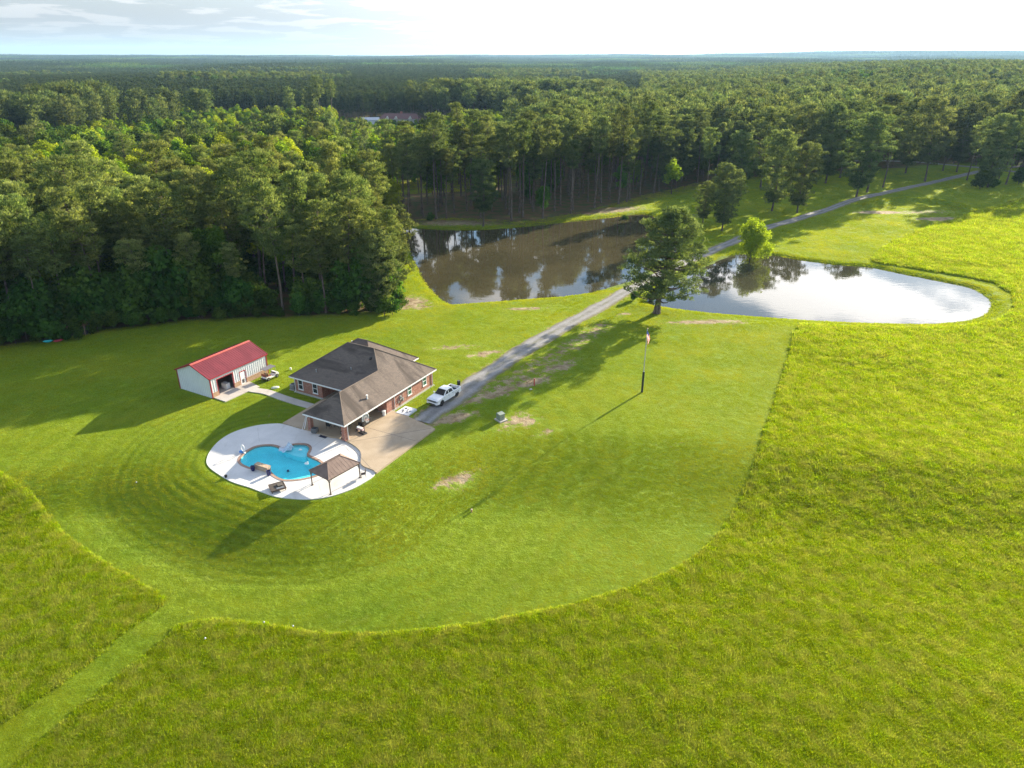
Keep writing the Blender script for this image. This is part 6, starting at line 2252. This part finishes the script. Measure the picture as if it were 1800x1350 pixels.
def grove(name, seed, size, gap, mats, hlo, hhi, rlo, rhi, cone, leaf=1.6, per=13):
    """a tile of distant canopy: many small crowns"""
    r = np.random.default_rng(seed)
    V, F, T, MI = [], [], [], []
    b = 0
    k = int(size / gap)
    for i in range(k):
        for j in range(k):
            x, y = (i + r.uniform(.1, .9)) * gap - size / 2, (j + r.uniform(.1, .9)) * gap - size / 2
            h, rad = r.uniform(hlo, hhi), r.uniform(rlo, rhi)
            o = in_ball(r, per, .5)
            if cone:
                t_ = r.uniform(0, 1, per)
                o = np.column_stack([np.cos(t_ * 40) * (1 - t_) * rad, np.sin(t_ * 40) * (1 - t_) * rad, -h * .5 + t_ * h * .5])
                p = o + np.array([x, y, h])
            else:
                p = o * np.array([rad, rad, h * .36]) + np.array([x, y, h * .64])
            nr = norm(o + np.array([0, 0, .6]) + r.normal(size=(per, 3)) * .5)
            v, f_ = leaves(r, p, nr, leaf * r.uniform(.7, 1.3, per))
            V.append(v); F.append(f_ + b); b += len(v)
            T.append(np.full(len(v), np.clip(r.uniform(0, 1), 0, 1)))
    return np_mesh(name, np.concatenate(V), np.concatenate(F), [mats], dict(tint=np.concatenate(T)))


TS = 130.0
tiles = [grove('canopy_tile', 700 + k, TS, 7.2, M_FARLEAF, 13, 21, 3.4, 5.0, False, 2.4, 16) for k in range(2)]
tiles += [grove('canopy_tile', 710 + k, TS, 5.6, M_FARPINE, 17, 20, 2.0, 2.8, True, 2.0, 13) for k in range(2)]
tiles += [grove('canopy_tile', 720 + k, TS, 7.2, M_FARPINE, 15, 25, 3.0, 4.4, False, 2.3, 15) for k in range(2)]
C_TILES = source_collection('canopy_source', tiles)
gxs = np.arange(-9800, 9801, TS * .97)
gys = np.arange(1500, 12200, TS * .97)
TX, TY = [a.ravel() for a in np.meshgrid(gxs, gys)]
dd_ = np.hypot(TX, TY)
ok = (np.abs(TX) < TY * .80 + 200) & (dd_ > 1600) & (dd_ < 12200)
TX, TY = TX[ok], TY[ok]
f1 = wave(TX, TY, 760, 2) + wave(TX, TY, 2300, 8) * .7
stand = wave(TX * .35, TY, 700, 5)
pick = np.where(f1 > .35, 2, np.where(f1 < -.25, 0, 4)) + rng.integers(0, 2, len(TX))
scatter('distant_forest', np.column_stack([TX, TY, zt(TX, TY) - .5]), rng.integers(0, 4, len(TX)) * math.pi / 2, rng.uniform(.95, 1.06, len(TX)) * np.where(stand > .9, .35, np.where(stand < -.5, 1.25, 1.0)), pick, C_TILES)
print('tiles', len(TX))


# ------------------------------------------------------------------ grass
def grass_patch(name, seed, n, rad, h0, h1, w, mat, lean=.5, heads=0, hmat=None):
    r = np.random.default_rng(seed)
    a, q = r.uniform(0, 6.283, n), rad * np.sqrt(r.uniform(0, 1, n))
    p = np.column_stack([np.cos(a) * q, np.sin(a) * q, np.full(n, -.02)])
    d = norm(np.column_stack([r.normal(size=n) * lean, r.normal(size=n) * lean, np.ones(n)]))
    L = r.uniform(h0, h1, n)
    wv = norm(np.cross(d, rand_dir(r, n))) * (w * r.uniform(.6, 1.4, n) * .5)[:, None]
    tip = p + d * L[:, None] + np.column_stack([r.normal(size=n), r.normal(size=n), np.zeros(n)]) * (L * .25)[:, None]
    V = np.stack([p - wv, p + wv, tip], 1).reshape(-1, 3)
    F = np.arange(n * 3).reshape(n, 3)
    T = np.repeat(r.uniform(0, 1, n), 3)
    return np_mesh(name, V, F, [mat], dict(tint=T))


M_HAY = leaf_mat('hay_grass', (0.16, 0.27, 0.009), (0.355, 0.42, 0.015), .5, .02, .38, (0.7, (0.44, 0.41, 0.15), .42), 1.3)
M_LAWNB = leaf_mat('lawn_grass', (0.20, 0.275, 0.013), (0.315, 0.375, 0.02),   .5, .015, .2, (0.09, (0.385, 0.39, 0.035), .7), 1.3, (0.08, 0.165, 0.010))
HAYS = [grass_patch('hay_tuft', 800 + k, 52, .42, .20, .40, .05, M_HAY, .45) for k in range(4)]
LAWNS = [grass_patch('lawn_tuft', 820 + k, 44, .42, .03, .075, .06, M_LAWNB, 1.2) for k in range(4)]
C_GRASS = source_collection('grass_source', HAYS + LAWNS)
r2 = np.random.default_rng(55)


def sow(n, ylo, yhi, dens):
    """points over the visible ground, thinner with distance"""
    out = []
    y = np.exp(r2.uniform(math.log(ylo), math.log(yhi), n))
    x = r2.uniform(-.80, .80, n) * (y + 14)
    return x, y


hx, hy = [], []
x, y = sow(520000, 30, 300, 1)
inh = (sdf(field_main, x, y) < -.1) | (sdf(field_left, x, y) < -.1)
px, py = proj(x, y, slope(x, y))
vis = (px > -30) & (px < 1830) & (py < 1400)
keep = inh & vis & (sdf(right_pond, x, y) > 1.2)
x, y = x[keep], y[keep]
# sown evenly per picture row; the far ones are larger
sz = np.clip(.78 + (y - 45) / 85, .8, 2.6)
hs = (x, y, sz * r2.uniform(.6, 1.35, len(x)) * (1 + .09 * wave(x, y, 6, 5) + .06 * wave(x, y, 2.2, 11)))
# a dense rim along the mown edge
rx_, ry_ = [], []
for line in (field_main[:130], field_left[:62]):
    for a, b in zip(line[:-1], line[1:]):
        k = int((b - a).length / .16)
        for j in range(k):
            p = a.lerp(b, (j + r2.uniform()) / k)
            o_ = r2.uniform(0, .5)
            rx_.append(p.x + r2.normal() * .12); ry_.append(p.y + r2.normal() * .12)
rx_, ry_ = np.array(rx_), np.array(ry_)
rim_ok = (sdf(field_main, rx_, ry_) < .15) | (sdf(field_left, rx_, ry_) < .15)
rx_, ry_ = rx_[rim_ok], ry_[rim_ok]
HXs, HYs, HSs = np.concatenate([hs[0], rx_]), np.concatenate([hs[1], ry_]), np.concatenate([hs[2], r2.uniform(.75, 1.05, len(rx_))])
scatter('tall_grass', np.column_stack([HXs, HYs, zt(HXs, HYs)]), r2.uniform(0, 6.28, len(HXs)), HSs, r2.integers(0, 4, len(HXs)), C_GRASS)
x, y = sow(640000, 28, 330, 1)
px, py = proj(x, y, slope(x, y))
ok = (px > -20) & (px < 1820) & (py < 1380) & (sdf(field_main, x, y) > .1) & (sdf(field_left, x, y) > .1)
x, y = x[ok], y[ok]
ok = (sdf(wood_left, x, y) > -1) & (sdf(bank_wood, x, y) > -2) & (sdf(left_pond, x, y) > .5) & (sdf(right_pond, x, y) > .5) & (sdf(deck, x, y) > .3)
ok &= ((x > -60) | (y < 200)) & (y < 360)
x, y = x[ok], y[ok]
dl = line_dist([(p.x, p.y) for p in drive], x, y)
ok = (dl > 1.9 + r2.normal(size=len(x)) * .25) & (sdf(patio_poly, x, y) > .35) & (line_dist([(p.x, p.y) for p in walk], x, y) > 1.15) & (line_dist([(p.x, p.y) for p in back_road], x, y) > 2.8)
bl = [H(9, .3), H(20.5, .3), H(20.5, 5.2), H(22.9, 5.2), H(22.9, 17.4), H(8.4, 17.4)]
ok &= (sdf(bl, x, y) > .3) & (sdf([bp(-.1, -.1), bp(10.9, -.1), bp(10.9, 7.2), bp(-.1, 7.2)], x, y) > .2) & (sdf(g2([(376, 700), (396.5, 707), (440, 687), (457, 681), (442, 673), (436, 671), (419, 678)]), x, y) > .4)
bare_ = np.zeros(len(x))
for (p, a, b, t_, s_) in BARE:
    q = G(*p)
    dx, dy = x - q.x, y - q.y
    u, v = dx * math.cos(t_) + dy * math.sin(t_), -dx * math.sin(t_) + dy * math.cos(t_)
    bare_ = np.maximum(bare_, s_ * np.exp(-((u / a) ** 2 + (v / b) ** 2)))
bare_ = np.maximum(bare_, .5 * np.exp(-(line_dist([(p.x, p.y) for p in g2([(860, 690), (930, 650), (1000, 610), (1060, 572)])], x, y) / 3.0) ** 2))
ok &= bare_ < r2.uniform(.15, .6, len(x))
x, y = x[ok], y[ok]
sz = np.clip(.8 + (y - 60) / 80, .8, 2.6) * r2.uniform(.8, 1.2, len(x))
md = np.minimum(sdf(deck, x, y), sdf(patio_out, x, y))
stripe = sstep(-.5, .5, np.sin((md + .12 * wave(x, y, 9, 3)) * 5.3))  # mowing rings on the tufts: blade-lean shading carried as a darker colour
side_ = sstep(-20, -30, x) * sstep(95, 84, y) + .35 * sstep(-30, -18, x) * sstep(72, 66, y)
ringv = stripe * sstep(.4, 1.6, md) * sstep(15, 8, md) * side_ * .62 * (.55 + .45 * np.clip(wave(x, y, 7, 17) + .5, 0, 1)) + .32 * (.5 + .5 * np.sin((md + wave(x, y, 14, 9)) * 2.1)) * sstep(9, 14, md) * sstep(34, 22, md)
# what the mower left long: a few darker rank patches
ringv = np.clip(ringv + .3 * np.maximum(0, wave(x, y, 22, 12) - .55), 0, 1)
scatter('lawn_grass', np.column_stack([x, y, zt(x, y)]), r2.uniform(0, 6.28, len(x)), sz, 4 + r2.integers(0, 4, len(x)), C_GRASS, ringv)
print('hay', len(HXs), 'lawn', len(x))

# ------------------------------------------------------------------ air
t = NT('haze_air')
v_ = t.n('ShaderNodeVolumePrincipled', {'Color': (0.42, 0.70, 1.0), 'Density': 0.00005, 'Anisotropy': 0.2})
t.t.links.new(v_.outputs[0], t.out.inputs['Volume'])
m = MB()
m.span((-16500, -800, -45), (16500, 16500, 210))
tag(m.build('haze', t.mat), kind='stuff')
